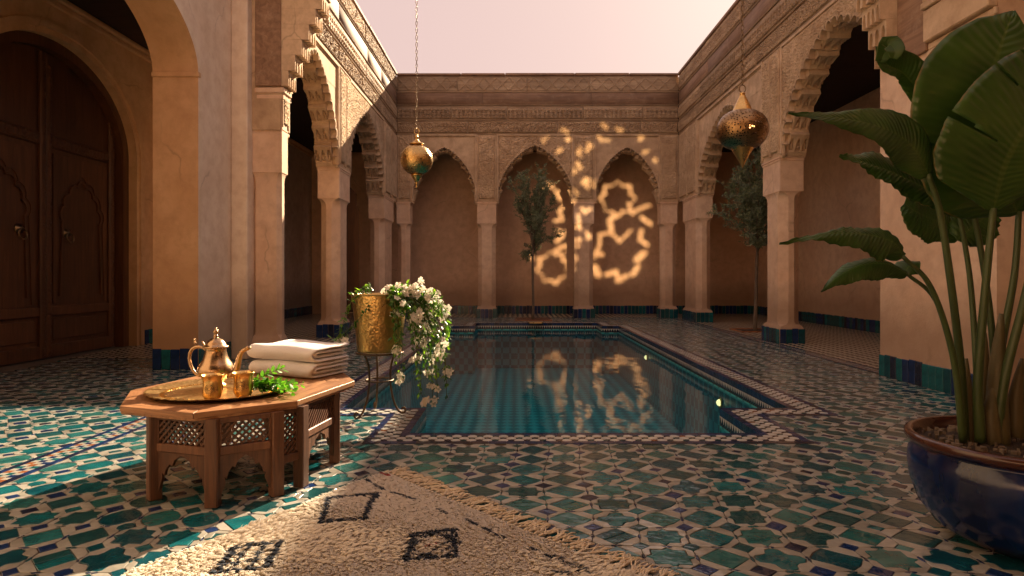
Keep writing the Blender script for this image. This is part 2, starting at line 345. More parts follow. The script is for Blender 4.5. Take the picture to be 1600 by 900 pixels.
# ------------------------------------------------------------------ arcade
ZS, ZF, ZT = 3.35, 5.32, 7.06
def arcade(root, x0, x1, openings, T=.5, step=.02, styles=None, solids=()):
    """openings: (xa, xb, apex_z, lobes, style)"""
    for (xa, xb, za, nl, style) in openings:
        cx = (xa+xb)/2; a = (xb-xa)/2; r = za-ZS
        cus = cusped(a, r, nl, .088)+np.array([cx, ZS]); smooth = arch_curve(a+.015, r+.02)+np.array([cx, ZS])
        # backing wall with plain arch
        poly = [(xb+.001, ZS)]+[tuple(p) for p in resample(smooth, 60)[0][1:-1]]+[(xa-.001, ZS), (xa-.001, ZF), (xb+.001, ZF)]
        MB().prism(poly, .13, T).build('spandrel_wall', M['plaster'], root, fix=True)
        # thin cusped screen
        poly = [(xb-.001, ZS)]+[tuple(p) for p in cus[1:-1]]+[(xa+.001, ZS), (xa+.001, ZF-.002), (xb-.001, ZF-.002)]
        s = MB().prism(poly, .06, .128); sp = s.build('arch_screen', M['stucco'], root, fix=True)
        hole = [tuple(p) for p in cusped(a, r, nl, .088, -.05)+np.array([cx, ZS])]
        hole = [(xb, ZS-.05)]+hole+[(xa, ZS-.05)]
        if style == 'carved':
            m = MB(); relief(m, xa+.07, xb-.07, ZS, ZF-.07, .052, lambda X, Z: arabesque(X, Z, 52), .020, step, hole)
            m.build('carved_panel', M['stucco'], sp, smooth=True)
        else:                                            # plain boards of plaster around the arch
            for k in range(4):
                z0 = ZS+.03+k*.485; z1 = z0+.477
                X, Z = np.meshgrid(np.linspace(xa+.07, xb-.07, int((xb-xa)/.03)), np.linspace(z0, z1, 17))
                cxx = (X[:-1, :-1]+X[1:, 1:])/2; czz = (Z[:-1, :-1]+Z[1:, 1:])/2
                m = MB(); m.grid(X, np.full(X.shape, .052-.004*(k % 2)), Z, ~inpoly(cxx, czz, hole)); m.build('panel', M['stucco'], sp)
        # raised rim along the cusps
        MB().band(cusped(a, r, nl, .088, -.006)[::-1]+np.array([cx, ZS]), .05, .022, .07).build('arch_rim', M['stucco'], root, fix=True)
        # stalactite soffit
        nS = 150 if step < .025 else 90; nW = 22
        base, L = resample(arch_curve(a, r), nS+1); nn = normals2(base)
        s_ = np.linspace(0, L, nS+1); s2 = np.minimum(s_, L-s_)[:, None]; wv = np.linspace(0, 1, nW+1)[None, :]
        per = .40; tt = (s2/per) % 1; ti = np.floor(s2/per)
        m3 = (wv*3+.5*(ti % 2)) % 1-.5; nich = np.clip((.44*np.sqrt(np.clip(1-((tt-.18)/.62), 0, 1))-np.abs(m3))*9, 0, 1)*(tt > .18)
        nich2 = np.clip((.22*np.sqrt(np.clip(1-((tt-.3)/.35), 0, 1))-np.abs(m3))*12, 0, 1)*(tt > .3)
        dsp = .035+.09*tt**1.3*(1-.75*nich)-.03*nich+.045*nich2+.02*((tt < .16)*(np.sin(tt*118) > 0))
        dsp = dsp*np.clip(s2/.12+.2, 0, 1)+.015*np.sin(wv*PI); dsp[:, 0] = dsp[:, -1] = -.02
        P = base[:, None, :]+nn[:, None, :]*dsp[:, :, None]; Yg = np.broadcast_to(.12+wv*(T-.10), dsp.shape)
        MB().grid(P[:, :, 0]+cx, Yg, P[:, :, 1]+ZS).build('stalactite_vault', M['stucco'], root, fix=False)
        # rectangular frame
        f = MB(); 
        for (u0, u1, w0, w1) in ((xa, xa+.055, ZS+.02, ZF), (xb-.055, xb, ZS+.02, ZF), (xa+.055, xb-.055, ZF-.055, ZF)):
            f.bbox(u0, u1, .004, .07, w0, w1, .008)
        for (u0, u1, w0, w1) in ((xa+.056, xa+.075, ZS+.02, ZF-.056), (xb-.075, xb-.056, ZS+.02, ZF-.056), (xa+.076, xb-.076, ZF-.075, ZF-.057)):
            f.bbox(u0, u1, .03, .07, w0, w1, .004)
        f.build('frame', M['stucco'], root)
    # piers between the openings above the capitals
    xs = [x0]+[q for o in openings for q in o[:2]]+[x1]
    for i in range(0, len(xs), 2):
        a_, b_ = xs[i]+.001, xs[i+1]-.001
        if b_-a_ < .05: continue
        m = MB().box(a_, b_, .02, T, ZS, ZF)
        pr = m.build('pier_block', M['stucco'], root)
        n = 2 if b_-a_ > .62 else 1; ww = (b_-a_)/n
        for k in range(n):
            u0 = a_+k*ww+.05; u1 = a_+(k+1)*ww-.05
            if u1-u0 < .08: continue
            m = MB(); kk = 2*PI*round((u1-u0)/.17+.3)/(u1-u0)
            relief(m, u0, u1, ZS+.10, ZF-.08, .016, lambda X, Z: arabesque(X-u0, Z, kk*2.2), .018, step)
            m.build('carved_strip', M['stucco'], pr, smooth=True)
            f = MB().bbox(u0-.03, u0-.005, -.012, .03, ZS+.05, ZF-.04, .004).bbox(u1+.005, u1+.03, -.012, .03, ZS+.05, ZF-.04, .004)
            f.build('moulding', M['stucco'], pr)
    # upper wall and its planks
    MB().box(x0, x1, .03, T, ZF, ZT-.02).build('upper_wall', M['plaster'], root)
    bands = [(ZF+.005, 5.70, 'c1', .018), (5.715, 6.14, 'c2', .008), (6.155, 6.52, 'plain', .004), (6.535, 7.0, 'd', .008)]
    for bi, (z0, z1, kd, yo) in enumerate(bands):
        x = x0
        while x < x1-.01:
            e = x+random.uniform(1.5, 3.2)
            if x1-e < .9: e = x1
            yf = yo+random.uniform(-.004, .004); m = MB()
            m.bbox(x+.003, e-.003, yf, .032, z0, z1, .007)
            if kd == 'c1': relief(m, x+.02, e-.02, z0+.03, z1-.03, yf-.001, lambda X, Z: arabesque(X, Z, 50), .018, step)
            elif kd == 'c2': relief(m, x+.02, e-.02, z0+.05, z1-.07, yf-.001, lambda X, Z: scroll(X, Z-z0-.05, 2*PI/.13), .015, step)
            elif kd == 'd' and step < .016: relief(m, x+.02, e-.02, z0+.05, z1-.05, yf-.001, lambda X, Z: arabesque(X, Z, 42), .014, step)
            elif kd == 'd': relief(m, x+.02, e-.02, z0+.05, z1-.05, yf-.001, lambda X, Z: diamonds(X, Z-z0-.05, .36, (z1-z0-.1)), .011, step)
            m.build('plank', M['old'] if kd == 'plain' else M['carvedwood'], root, smooth=True, angle=50)
            x = e
        # bead moulding under each band
        m = MB(); m.bbox(x0, x1, yo-.014, .02, z0-.016, z0+.012, .004)
        if bi in (1, 2, 3):
            for q in np.arange(x0+.02, x1-.02, .05): m.bbox(q, q+.032, yo-.024, yo-.01, z0-.012, z0+.01, .005)
        m.build('bead_moulding', M['carvedwood'], root)
    x = x0
    while x < x1-.01:
        e = x+random.uniform(1.2, 2.4)
        if x1-e < .8: e = x1
        j = random.uniform(-.016, .010)
        MB().bbox(x+.004, e-.004, -.035+j, T+.02, 7.002, ZT+.02+j, .014).build('cap_stone', M['old'], root); x = e
def muq_bracket(parent, x0, x1, z0, tiers, step, rise, y0=0., mat=None):
    """stalactite bracket growing out of the wall towards -y, tier over tier"""
    m = MB()
    for k in range(tiers):
        n = 3 if k % 2 else 4; wv = (x1-x0)/n; za = z0+k*rise; zb = za+rise; yo = y0-(k+1)*step
        m.box(x0, x1, y0-k*step-.004, y0+.02, za+.002, zb)
        for i in range(n):
            a = x0+i*wv; c = a+wv/2; q = wv*.36
            pts = [(a+.002, za), (c-q, za)]+[(c-q*math.cos(t)**.8 if t < PI/2 else c+q*abs(math.cos(t))**.8, za+rise*.78*math.sin(t)) for t in np.linspace(.02, PI-.02, 13)]+[(c+q, za), (a+wv-.002, za), (a+wv-.002, zb), (a+.002, zb)]
            m.prism(pts, yo, y0-k*step-.003)
            m.prism([(c-q*.4, za+.02), (c+q*.4, za+.02), (c+q*.34, za+rise*.3), (c, za+rise*.52), (c-q*.34, za+rise*.3)], yo+step*.35, y0-k*step-.002)
    m.bbox(x0-.02, x1+.02, y0-(tiers+.25)*step, y0+.02, z0+tiers*rise+.001, z0+tiers*rise+.05, .008)
    return m.build('stalactite_bracket', mat or M['stucco'], parent, fix=True)
# three arcades round the court
XL, XR, YB = -3.42, 4.72, 18.5
ba = thing('arcade', 'carved three-arch arcade across the far end of the pool', 'arcade', (0, YB, 0), 0, 'arcades round the courtyard')
arcade(ba, XL, XR, [(-3.0, -1.11, 4.93, 26, 'plain'), (-.54, 1.69, 4.99, 30, 'carved'), (2.29, 4.2, 4.93, 26, 'plain')], .45, .017)
for cx, wd_ in ((-.825, .57), (1.99, .60)): column(ba, cx, wd_, .22, .46)
column(ba, -3.235, .41, .22, .44, sides='fr'); column(ba, 4.45, .5, .22, .44, sides='fl')
la = thing('arcade', 'left arcade with sunlit carved frieze and stalactite arches beside the pool', 'arcade', (XL, 0, 0), R(90), 'arcades round the courtyard')
arcade(la, 9.38, YB-.01, [(9.68, 12.48, 5.12, 26, 'plain'), (13.32, 16.8, 5.05, 28, 'carved')], .46, .0145)
column(la, 12.9, .80, .23, .44, c=.14); column(la, 17.45, 1.26, .23, .44, sides='fl', c=.13)
column(la, 9.53, .27, .245, .48, zc=3.35, sides='f', c=.06, cap=False); MB().bbox(9.398, 9.66, .005, .49, 3.352, 3.80, .012).build('column_block', M['plaster'], la)
ra = thing('arcade', 'right arcade with shaded carved frieze beside the potted leafy plant', 'arcade', (XR, 0, 0), R(-90), 'arcades round the courtyard')
arcade(ra, -YB+.01, -7.79, [(-16.7, -12.26, 5.05, 30, 'plain'), (-11.43, -7.80, 5.08, 26, 'carved')], .46, .0135)
column(ra, -11.845, .80, .23, .44, c=.14); column(ra, -17.4, 1.36, .23, .44, sides='fr', c=.13)
# ------------------------------------------------------------------ near piers, gallery walls, roofs
def arch_wall(root, x0, x1, ox0, ox1, zs, rise, ztop, y0, y1, mat, name='wall_face'):
    cx = (ox0+ox1)/2; a = (ox1-ox0)/2; th = np.linspace(0, PI, 49)
    cur = [(cx+a*math.cos(t), zs+rise*math.sin(t)) for t in th]
    poly = [(x1, 0), (x1, ztop), (x0, ztop), (x0, 0), (ox0, 0)]+cur[::-1]+[(ox1, 0)]
    return MB().prism(poly, y0, y1).build(name, mat, root, fix=True)
lp = thing('wall', 'tall pale plaster wall with wide round arch in front of the wooden door', 'wall', (-4.1, 0, 0), R(90))
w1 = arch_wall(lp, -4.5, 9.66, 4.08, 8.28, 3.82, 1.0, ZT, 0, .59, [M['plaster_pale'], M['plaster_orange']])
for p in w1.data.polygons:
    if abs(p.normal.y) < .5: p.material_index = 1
MB().bbox(8.26, 8.34, -.012, .602, 3.78, 3.85, .01).build('impost', M['plaster_orange'], lp)
dado(lp, 8.28, -.014, 9.2, -.014); dado(lp, 8.268, .59, 8.268, 0); MB().bbox(9.22, 9.66, -.24, -.001, 0, ZT-.05, .015).build('pilaster', M['plaster_pale'], lp)
# engaged column, wood panel and stalactite bracket at the end of the pier
m = MB().bbox(9.34, 9.376, -.68, -.30, 3.98, 6.9, .01); relief_ = m.build('wood_panel', M['old'], lp)
MB().bbox(9.36, 9.70, -.72, -.28, 3.88, 3.98, .02).bbox(9.38, 9.68, -.70, -.30, 3.80, 3.875, .012).build('bracket_capital', M['plaster'], lp)
muq_bracket(lp, 9.36, 9.70, 3.99, 6, .10, .225, -.68)
MB().bbox(9.2, 9.72, -1.34, 0, 5.40, 6.9, .02).build('beam', M['old'], lp)
rp = thing('wall', 'pinkish plaster pier wall behind the potted plant', 'wall', (4.44, 0, 0), R(-90))
arch_wall(rp, -7.785, 4.5, -5.9, -2.0, 3.58, 1.05, ZT, 0, .80, M['plaster'])
dado(rp, -7.785, -.014, -5.9, -.014); dado(rp, -7.80, .27, -7.80, 0)
MB().bbox(-7.38, -6.86, -.04, 0, 3.62, 6.9, .01).build('wood_panel', M['old'], rp)
m = MB()
for k, (a_, b_, e_) in enumerate(((3.45, 3.53, .03), (3.535, 3.60, .06), (3.605, 3.68, .045), (3.685, 4.02, .10), (4.025, 4.10, .13), (4.105, 4.16, .11), (4.165, 5.2, .17))):
    m.bbox(-6.82, -5.86-.02*(k % 2), -e_, .0, a_, b_, .012)
m.build('moulded_capital', M['stucco'], rp)
muq_bracket(rp, -7.78, -7.40, 3.72, 5, .075, .23, -.0)
MB().bbox(-7.9, -7.2, -.55, 0, 4.95, 6.9, .02).build('beam', M['old'], rp)
# gallery walls
gl = thing('wall', 'shaded ochre gallery wall around the wooden double door', 'wall', (-6.55, 0, 0), R(90))
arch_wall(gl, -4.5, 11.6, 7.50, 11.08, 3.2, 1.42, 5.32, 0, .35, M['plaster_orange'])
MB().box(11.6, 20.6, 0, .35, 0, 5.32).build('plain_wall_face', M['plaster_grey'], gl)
dado(gl, 11.3, -.014, 22.2, -.014); dado(gl, 5, -.014, 7.3, -.014)
m = MB().bbox(-4.5, 22.2, -.06, 0, 5.02, 5.10, .015).bbox(-4.5, 22.2, -.10, 0, 5.105, 5.19, .02); m.build('cornice', M['plaster_orange'], gl)
th = np.linspace(-.02, PI+.02, 60); cur = [(9.29+1.86*math.cos(t), 3.2+1.50*math.sin(t)) for t in th]
cur = [(9.29+1.86, 0)]+cur+[(9.29-1.86, 0)]
MB().band(cur[::-1], .10, -.035, .0).build('door_surround', M['plaster_orange'], gl, fix=True)
MB().bbox(11.55, 11.95, -.22, 0, .0, 5.0, .02).build('pilaster', M['plaster'], gl)
gr = thing('wall', 'plain shaded gallery wall seen through the right arches', 'wall', (7.7, 0, 0), R(-90))
MB().box(-22.2, 4.5, 0, .3, -.1, 5.32).build('wall_face', M['plaster'], gr); dado(gr, -22.2, -.014, -5, -.014)
gb = thing('wall', 'shaded plaster back wall behind the far arches', 'wall', (0, 20.6, 0), 0)
# back wall with a dark doorway on the left
dw = [(-6.55, 0), (-5.98, 0), (-5.98, 3.35), (-5.9, 3.5), (-5.9, 3.85), (-5.72, 4.05), (-5.5, 4.22), (-5.28, 4.05), (-5.1, 3.85), (-5.1, 3.5), (-5.02, 3.35), (-5.02, 0), (7.7, 0), (7.7, 5.32), (-6.55, 5.32)]
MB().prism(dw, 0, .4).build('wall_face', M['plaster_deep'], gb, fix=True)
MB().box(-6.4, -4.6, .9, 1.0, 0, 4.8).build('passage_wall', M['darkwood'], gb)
dado(gb, -5.0, -.014, 7.7, -.014)
en = thing('wall', 'plain end wall of the courtyard behind the camera', 'wall', (0, -4.5, 0), 0)
MB().box(-6.9, 8.0, -.3, -.01, -.1, ZT).build('wall_face', M['plaster'], en)
MB().box(-6.55, 7.7, 4.9, 5.1, 5.0, ZT).build('lintel', M['old'], en)
rf = thing('roof', 'flat gallery roofs with dark timber ceilings round the court', 'roof', kind='structure')
def roof(x0, x1, y0, y1):
    MB().box(x0, x1, y0, y1, 5.20, ZT-.03).build('ceiling', M['ceiling'], rf)
roof(-6.9, -4.70, -4.4, 22.6); roof(-4.695, -4.49, 9.68, 22.6); roof(-4.48, -4.12, 9.68, 22.6); roof(-4.115, -3.89, 9.68, 22.6); roof(5.26, 8.0, -4.4, 22.6); roof(-3.88, 5.25, 18.96, 22.6); roof(-4.3, 5.25, -4.4, .35)
for y in ():
    for (a_, b_) in ((-6.54, -4.34), (5.27, 7.69)): MB().bbox(a_, b_, y, y+.16, 5.02, 5.198, .01).build('beam', M['ceiling'], rf)
# ------------------------------------------------------------------ great wooden door
dr = thing('door', 'dark wooden double door with arched top and ring knockers', 'door', (-6.55, 0, 0), R(90))
cxd = 9.29
def inside_arch(x): return 3.2+1.42*math.sqrt(max(0, 1-((x-cxd)/1.79)**2))
for sgn in (-1, 1):
    xs = [cxd+sgn*q for q in np.linspace(.002, 1.785, 26)]
    poly = [(xs[0], .01), (xs[-1], .01)]+[(x, inside_arch(x)-.002) for x in xs[::-1]]
    lf = MB().prism(poly, .30, .35).build('door_leaf', M['doorwood'], dr, fix=True)
    def bx(a, b, z0, z1, y0=.262, nm='rail', mt='doorwood'):
        a, b = sorted((cxd+sgn*a, cxd+sgn*b)); return MB().bbox(a, b, y0, .302, z0, z1, .012).build(nm, M[mt], lf)
    bx(.004, .11, .012, 4.45, .252, 'stile'); bx(1.46, 1.60, .012, 3.85, .262, 'stile')
    bx(.112, 1.458, .012, .20, nm='rail'); bx(.112, 1.458, .62, .76); bx(.112, 1.458, 3.10, 3.28)
    # carved strip on the rail and on the stile
    for (a, b, z0, z1) in ((.02, .10, .05, 4.3), (.13, 1.44, 3.12, 3.26), (1.48, 1.58, .05, 3.6)):
        a2, b2 = sorted((cxd+sgn*a, cxd+sgn*b)); m = MB(); relief(m, a2, b2, z0, z1, .2505 if a < .05 else .2605, lambda X, Z: arabesque(X, Z, 70), .009, .016)
        m.build('carved_strip', M['doorwood'], lf, smooth=True)
    cur = cusped(.46, .62, 7, .05, 0, 8)+np.array([cxd+sgn*.80, 2.05])
    cur = np.vstack([[cxd+sgn*.80+.46, .9], cur, [cxd+sgn*.80-.46, .9]])
    MB().band(cur, -.035, .272, .302).build('arch_moulding', M['doorwood'], lf, fix=True)
    cur2 = cusped(.56, .72, 7, .05, 0, 8)+np.array([cxd+sgn*.80, 2.05])
    poly = [(cxd+sgn*.80+.62, .80), (cxd+sgn*.80+.56, .80)]+[tuple(p) for p in cur2]+[(cxd+sgn*.80-.56, .80), (cxd+sgn*.80-.62, .80), (cxd+sgn*.80-.62, 3.02), (cxd+sgn*.80+.62, 3.02)]
    MB().prism(poly, .285, .302).build('panel', M['doorwood'], lf, fix=True)
    MB().bbox(*sorted((cxd+sgn*.18, cxd+sgn*1.40)), .282, .302, .26, .57, .012).build('panel', M['doorwood'], lf)
    # knocker: boss plate and ring
    kx = cxd+sgn*.47; kz = 1.86
    kb = MB().lathe([(.001, 0), (.075, .0), (.07, .015), (.04, .03), (.035, .05), (.001, .055)], 20); kb.v = [(kx+p[0], .30-p[2], kz+p[1]) for p in kb.v]
    k_ = kb.build('knocker_boss', M['bronze'], lf, smooth=True)
    rg = [(kx+.075*math.sin(t), .235+.01*math.cos(t), kz-.07+.075*math.cos(t)) for t in np.linspace(0, 2*PI, 25)]
    MB().tube(rg, .011, 8, cap=False).build('ring', M['bronze'], k_, smooth=True)
jm = [(cxd+1.79, 0)]+[(cxd+1.79*math.cos(t), 3.2+1.42*math.sin(t)) for t in np.linspace(0, PI, 50)]+[(cxd-1.79, 0)]
MB().band(jm, .15, .14, .29).build('door_frame', M['doorwood'], dr, fix=True)
MB().box(7.3, 11.3, .36, .42, 0, 5).build('door_backing', M['darkwood'], dr)
# ------------------------------------------------------------------ pool
c_ = .058
OUT = [(-14,84),(32,84),(32,100),(43,100),(43,266),(36,266),(36,283),(-17,283),(-17,266),(-27,266),(-27,100),(-14,100)]
OUT = [(x*c_, y*c_) for x, y in OUT]
def offset(poly, d):                                    # rectilinear, counter-clockwise; d outwards
    n = len(poly); out = []
    for i in range(n):
        p0, p, p1 = Vector(poly[i-1]), Vector(poly[i]), Vector(poly[(i+1) % n])
        a = (p-p0).normalized(); b = (p1-p).normalized(); na = Vector((a.y, -a.x)); nb = Vector((b.y, -b.x))
        out.append(tuple(p+(na+nb)*d))
    return out
def in1(x, y, poly): return bool(inpoly(np.array([x]), np.array([y]), poly)[0])
WZ = -.17
# floor slab with the pool opening: plain setting, tiles are laid on it
xs = sorted({p[0] for p in OUT}|{-7.2, 8.2}); ys = sorted({p[1] for p in OUT}|{-4.7, 23.2}); m = MB()
for i in range(len(xs)-1):
    for j in range(len(ys)-1):
        if not in1((xs[i]+xs[i+1])/2, (ys[j]+ys[j+1])/2, OUT):
            m.add([(xs[i],ys[j],-.009),(xs[i+1],ys[j],-.009),(xs[i+1],ys[j+1],-.009),(xs[i],ys[j+1],-.009)], [(0,1,2,3)])
floor = tag(m.build('floor', M['grout']), 'zellige tiled courtyard floor of teal, cream and navy pieces', kind='structure')
grd = tag(MB().add([(-300,-300,-1.6),(300,-300,-1.6),(300,300,-1.6),(-300,300,-1.6)], [(0,1,2,3)]).build('ground', M['grout']), 'bare ground around the courtyard building', kind='structure')
# fine-patterned gallery floors
x = N('fine_mosaic'); mp = x.map((9.5, 9.5, 9.5), (0, 0, R(45)))
ck = x.n('TexBrick', offset=0.); ck.inputs['Scale'].default_value = 1; ck.inputs['Mortar Size'].default_value = .05
ck.inputs['Brick Width'].default_value = 1; ck.inputs['Row Height'].default_value = 1
ck.inputs['Color1'].default_value = (.40,.32,.22,1); ck.inputs['Color2'].default_value = (.06,.09,.10,1); ck.inputs['Mortar'].default_value = (.16,.12,.09,1)
x.l(mp, ck.inputs[0]); k2 = x.n('TexChecker'); k2.inputs['Scale'].default_value = 1; k2.inputs['Color1'].default_value = (.5,.4,.28,1); k2.inputs['Color2'].default_value = (.03,.07,.08,1)
x.l(mp, k2.inputs[0]); x.col(x.mix(x.math('SUBTRACT', 1, ck.outputs['Fac']), (.16,.12,.09), k2.outputs[0])); x.set(Roughness=.25); x.bump(ck.outputs['Fac'], .3, -.003)
FM = x.m
for (x0, x1, y0, y1) in ((4.72, 7.7, -4.5, 22.2), (-6.55, -3.3, 9.35, 22.2), (-3.3, 4.72, 18.75, 22.2)):
    tag(MB().add([(x0,y0,.0035),(x1,y0,.0035),(x1,y1,.0035),(x0,y1,.0035)], [(0,1,2,3)]).build('gallery_floor', FM, floor), None)
# zellige field
def inset(poly, g):
    n = len(poly); out = []
    for i in range(n):
        p0, p, p1 = poly[i-1], poly[i], poly[(i+1) % n]
        ax, ay = p[0]-p0[0], p[1]-p0[1]; bx_, by_ = p1[0]-p[0], p1[1]-p[1]
        la_, lb_ = math.hypot(ax, ay), math.hypot(bx_, by_)
        if la_ < 1e-6 or lb_ < 1e-6: out.append(p); continue
        na = (-ay/la_, ax/la_); nb = (-by_/lb_, bx_/lb_); d = 1+na[0]*nb[0]+na[1]*nb[1]
        d = max(d, .35); out.append((p[0]+(na[0]+nb[0])*g/d, p[1]+(na[1]+nb[1])*g/d))
    return out
ZM = TEALS+[M['navy'], M['black'], M['cream'], M['cream2'], M['rust']]
PT = .222
rr = random.Random(3)
def jit(p, a=.004): return (p[0]+rr.uniform(-a, a), p[1]+rr.uniform(-a, a))
A_R, C_R, B_R = {}, {}, {}
def Atype(i, j):
    if (i, j) not in A_R: A_R[i, j] = (rr.choices([0, 1, 2, 3, 4], [4, 3, 2.2, 1.5, 1.2])[0], rr.uniform(.94, 1.01), rr.choices(range(5), [5, 5, 2.5, 4, 1.6])[0])
    return A_R[i, j]
def Aedge(i, j, q):
    """points along edge q (0: +x tip to +y tip, ...) of the big tile at (i,j), relative to its centre, tip first"""
    ty, s, _ = Atype(i, j); r = .480*PT*s; a = q*PI/2
    if ty == 0: L = [(1, 0)]
    elif ty == 1: L = [(1, 0), (.72, .20), (.70, .70), (.20, .72)]       # eight-pointed star
    elif ty == 2: L = [(1, 0), (.86, .30), (.52, .40), (.40, .52), (.30, .86)]
    elif ty == 3: L = [(1, .10), (.62, .60), (.10, 1)] if q % 2 else [(1, 0), (.45, .45)]
    else: L = [(1, 0), (.80, .42), (.42, .80)]
    return [(r*(p[0]*math.cos(a)-p[1]*math.sin(a)), r*(p[0]*math.sin(a)+p[1]*math.cos(a))) for p in L]
def Ctype(i, j, h):
    if (i, j, h) not in C_R: C_R[i, j, h] = (rr.uniform(.8, 1.1), rr.choice([5, 5, 6, 1, 5, 0]))
    return C_R[i, j, h]
def Bsize(i, j):
    if (i, j) not in B_R: B_R[i, j] = (rr.uniform(.85, 1.25), rr.choice([5, 1, 5, 6, 3, 5, 0, 4]), rr.random() < .3)
    return B_R[i, j]
def Cpts(i, j, h):                                       # oval between two tips; h 0: lies on the x-edge, 1: on the y-edge
    s, _ = Ctype(i, j, h); a, b = .036*PT*s, .12*PT*s
    L = [(a*math.cos(t), b*math.sin(t)) for t in np.arange(8)*PI/4+PI/8] if h == 0 else [(b*math.cos(t), a*math.sin(t)) for t in np.arange(8)*PI/4+PI/8]
    return L
pieces = []                                             # (polygon, material index)
RUG = [fl(600, 738), fl(1000, 906), (1.0, 1.75), (-1.9, 1.35), fl(190, 900)]
BO = offset(OUT, 5*c_)
def skip(x, y):
    if x > 4.78 or x < -6.6 or y < 1.3 or (y > 18.85) or (x < -3.42 and y > 9.5): return True
    return in1(x, y, offset(OUT, 3*c_))
OX, OY = .06, .04
for i in range(-31, 22):
    for j in range(5, 86):
        X0, Y0 = OX+i*PT, OY+j*PT
        if skip(X0, Y0): continue
        ed = [Aedge(i, j, q) for q in range(4)]
        ty, s, col = Atype(i, j); full = [(X0+p[0], Y0+p[1]) for e in ed for p in e]
        if ty == 0 and rr.random() < .3:                 # a big square split by a long sliver
            r = .480*PT*s; Pq = (X0-.55*r, Y0-.45*r); Qq = (X0+.45*r, Y0+.55*r)
            pieces.append(([(X0-r, Y0), Pq, Qq, (X0, Y0+r)], col)); pieces.append(([Pq, (X0, Y0-r), (X0+r, Y0), Qq], col if rr.random() < .5 else rr.randrange(4)))
        else: pieces.append((full, col))
        for h in (0, 1):
            cx, cy = (X0+PT/2, Y0) if h == 0 else (X0, Y0+PT/2)
            pieces.append(([(cx+p[0], cy+p[1]) for p in Cpts(i, j, h)], Ctype(i, j, h)[1]))
        cx, cy = X0+PT/2, Y0+PT/2; bs, bc, sq = Bsize(i, j); b = .20*PT*bs
        tips = [(b, 0), (0, b), (-b, 0), (0, -b)]
        if sq: full = [(b*.9*math.cos(t), b*.9*math.sin(t)) for t in np.arange(8)*PI/4]; 
        else: full = tips
        pieces.append(([(cx+p[0], cy+p[1]) for p in full], bc))
        # four cream pieces round the small centre: quadrant q lies towards lattice point (i+dx, j+dy)
        for q, (dx, dy) in enumerate(((1, 1), (0, 1), (0, 0), (1, 0))):
            ax, ay = OX+(i+dx)*PT, OY+(j+dy)*PT
            e = Aedge(i+dx, j+dy, (q+2) % 4); nx = Aedge(i+dx, j+dy, (q+3) % 4)[0]
            epts = [(ax+p[0], ay+p[1]) for p in e]+[(ax+nx[0], ay+nx[1])]
            # neighbours: first C met going counter-clockwise from tip q, second towards tip q+1
            cs = {0: ((i+1, j, 1), (i, j+1, 0)), 1: ((i, j+1, 0), (i, j, 1)), 2: ((i, j, 1), (i, j, 0)), 3: ((i, j, 0), (i+1, j, 1))}[q]
            def cc(k):
                ci, cj, h = k; return (OX+ci*PT+(PT/2 if h == 0 else 0), OY+cj*PT+(PT/2 if h == 1 else 0))
            def near(k, toward):                         # outline points of the oval lying in this quadrant, ordered by angle
                ci, cj, h = k; o = cc(k); P = [(o[0]+p[0], o[1]+p[1]) for p in Cpts(ci, cj, h)]
                sx, sy = (1 if dx else -1), (1 if dy else -1)
                if h == 1: P = [p for p in P if (p[1]-cy)*sy > -1e-6 or True]
                return o, P
            t1 = (cx+tips[q][0], cy+tips[q][1]); t2 = (cx+tips[(q+1) % 4][0], cy+tips[(q+1) % 4][1])
            qa = q*PI/2                                  # work in a frame turned so that the quadrant is the first one
            def rot(p, s_=-1):
                x_, y_ = p[0]-cx, p[1]-cy; return (x_*math.cos(qa)+y_*math.sin(qa), -x_*math.sin(qa)+y_*math.cos(qa))
            def back(p): return (cx+p[0]*math.cos(qa)-p[1]*math.sin(qa), cy+p[0]*math.sin(qa)+p[1]*math.cos(qa))
            E = [rot(p) for p in epts]                   # from the top (near C2) ... to the right (near C1)
            if E[0][0] > E[-1][0]: E = E[::-1]
            s1 = Ctype(*cs[0])[0]; s2 = Ctype(*cs[1])[0]
            # C1 sits at (PT/2, 0) elongated along x in this frame ; C2 at (0, PT/2) elongated along y
            a1, b1 = .12*PT*s1, .036*PT*s1; a2, b2 = .036*PT*s2, .12*PT*s2
            def kk_(a, b_): return [(PT/2-a*math.cos(PI/8), 0)]+[(PT/2+a*math.cos(t), b_*math.sin(t)) for t in (PI*7/8, PI*5/8)]+[(PT/2, b_*math.sin(PI*5/8))]
            k1 = kk_(a1, b1); k2 = [(p[1], p[0]) for p in kk_(b2, a2)][::-1]
            poly = [(b, 0)]+k1+E[::-1]+k2+[(0, b)]
            P = [back(p) for p in poly]
            pieces.append((P, 7 if rr.random() < .6 else 8))
GOUT = []
def warp(p):                                            # hand-laid: rows wander and swell
    x_, y_ = p; return (x_+.045*math.sin(1.7*y_+.8*x_)+.022*math.sin(4.3*y_-2.2*x_+1), y_+.045*math.sin(1.9*x_-.7*y_+2)+.022*math.sin(3.9*x_+2.6*y_))
for poly, mi in pieces:
    ar = sum(poly[k-1][0]*poly[k][1]-poly[k][0]*poly[k-1][1] for k in range(len(poly)))/2
    if ar < 0: poly = poly[::-1]
    cx = sum(p[0] for p in poly)/len(poly); cy = sum(p[1] for p in poly)/len(poly)
    if skip(cx, cy): continue
    P = inset([jit(warp(p), .0022) for p in poly], .0018)
    pa = sum(P[k-1][0]*P[k][1]-P[k][0]*P[k-1][1] for k in range(len(P)))/2
    if pa < 4e-5: continue
    u, v = px((cx, cy, 0)); inview = 5 < u < 1595 and v < 895 and not in1(cx, cy, RUG)
    GOUT.append((pa/cy**3 if inview else 0, P, mi, cx, cy))
GOUT.sort(key=lambda g: -g[0])
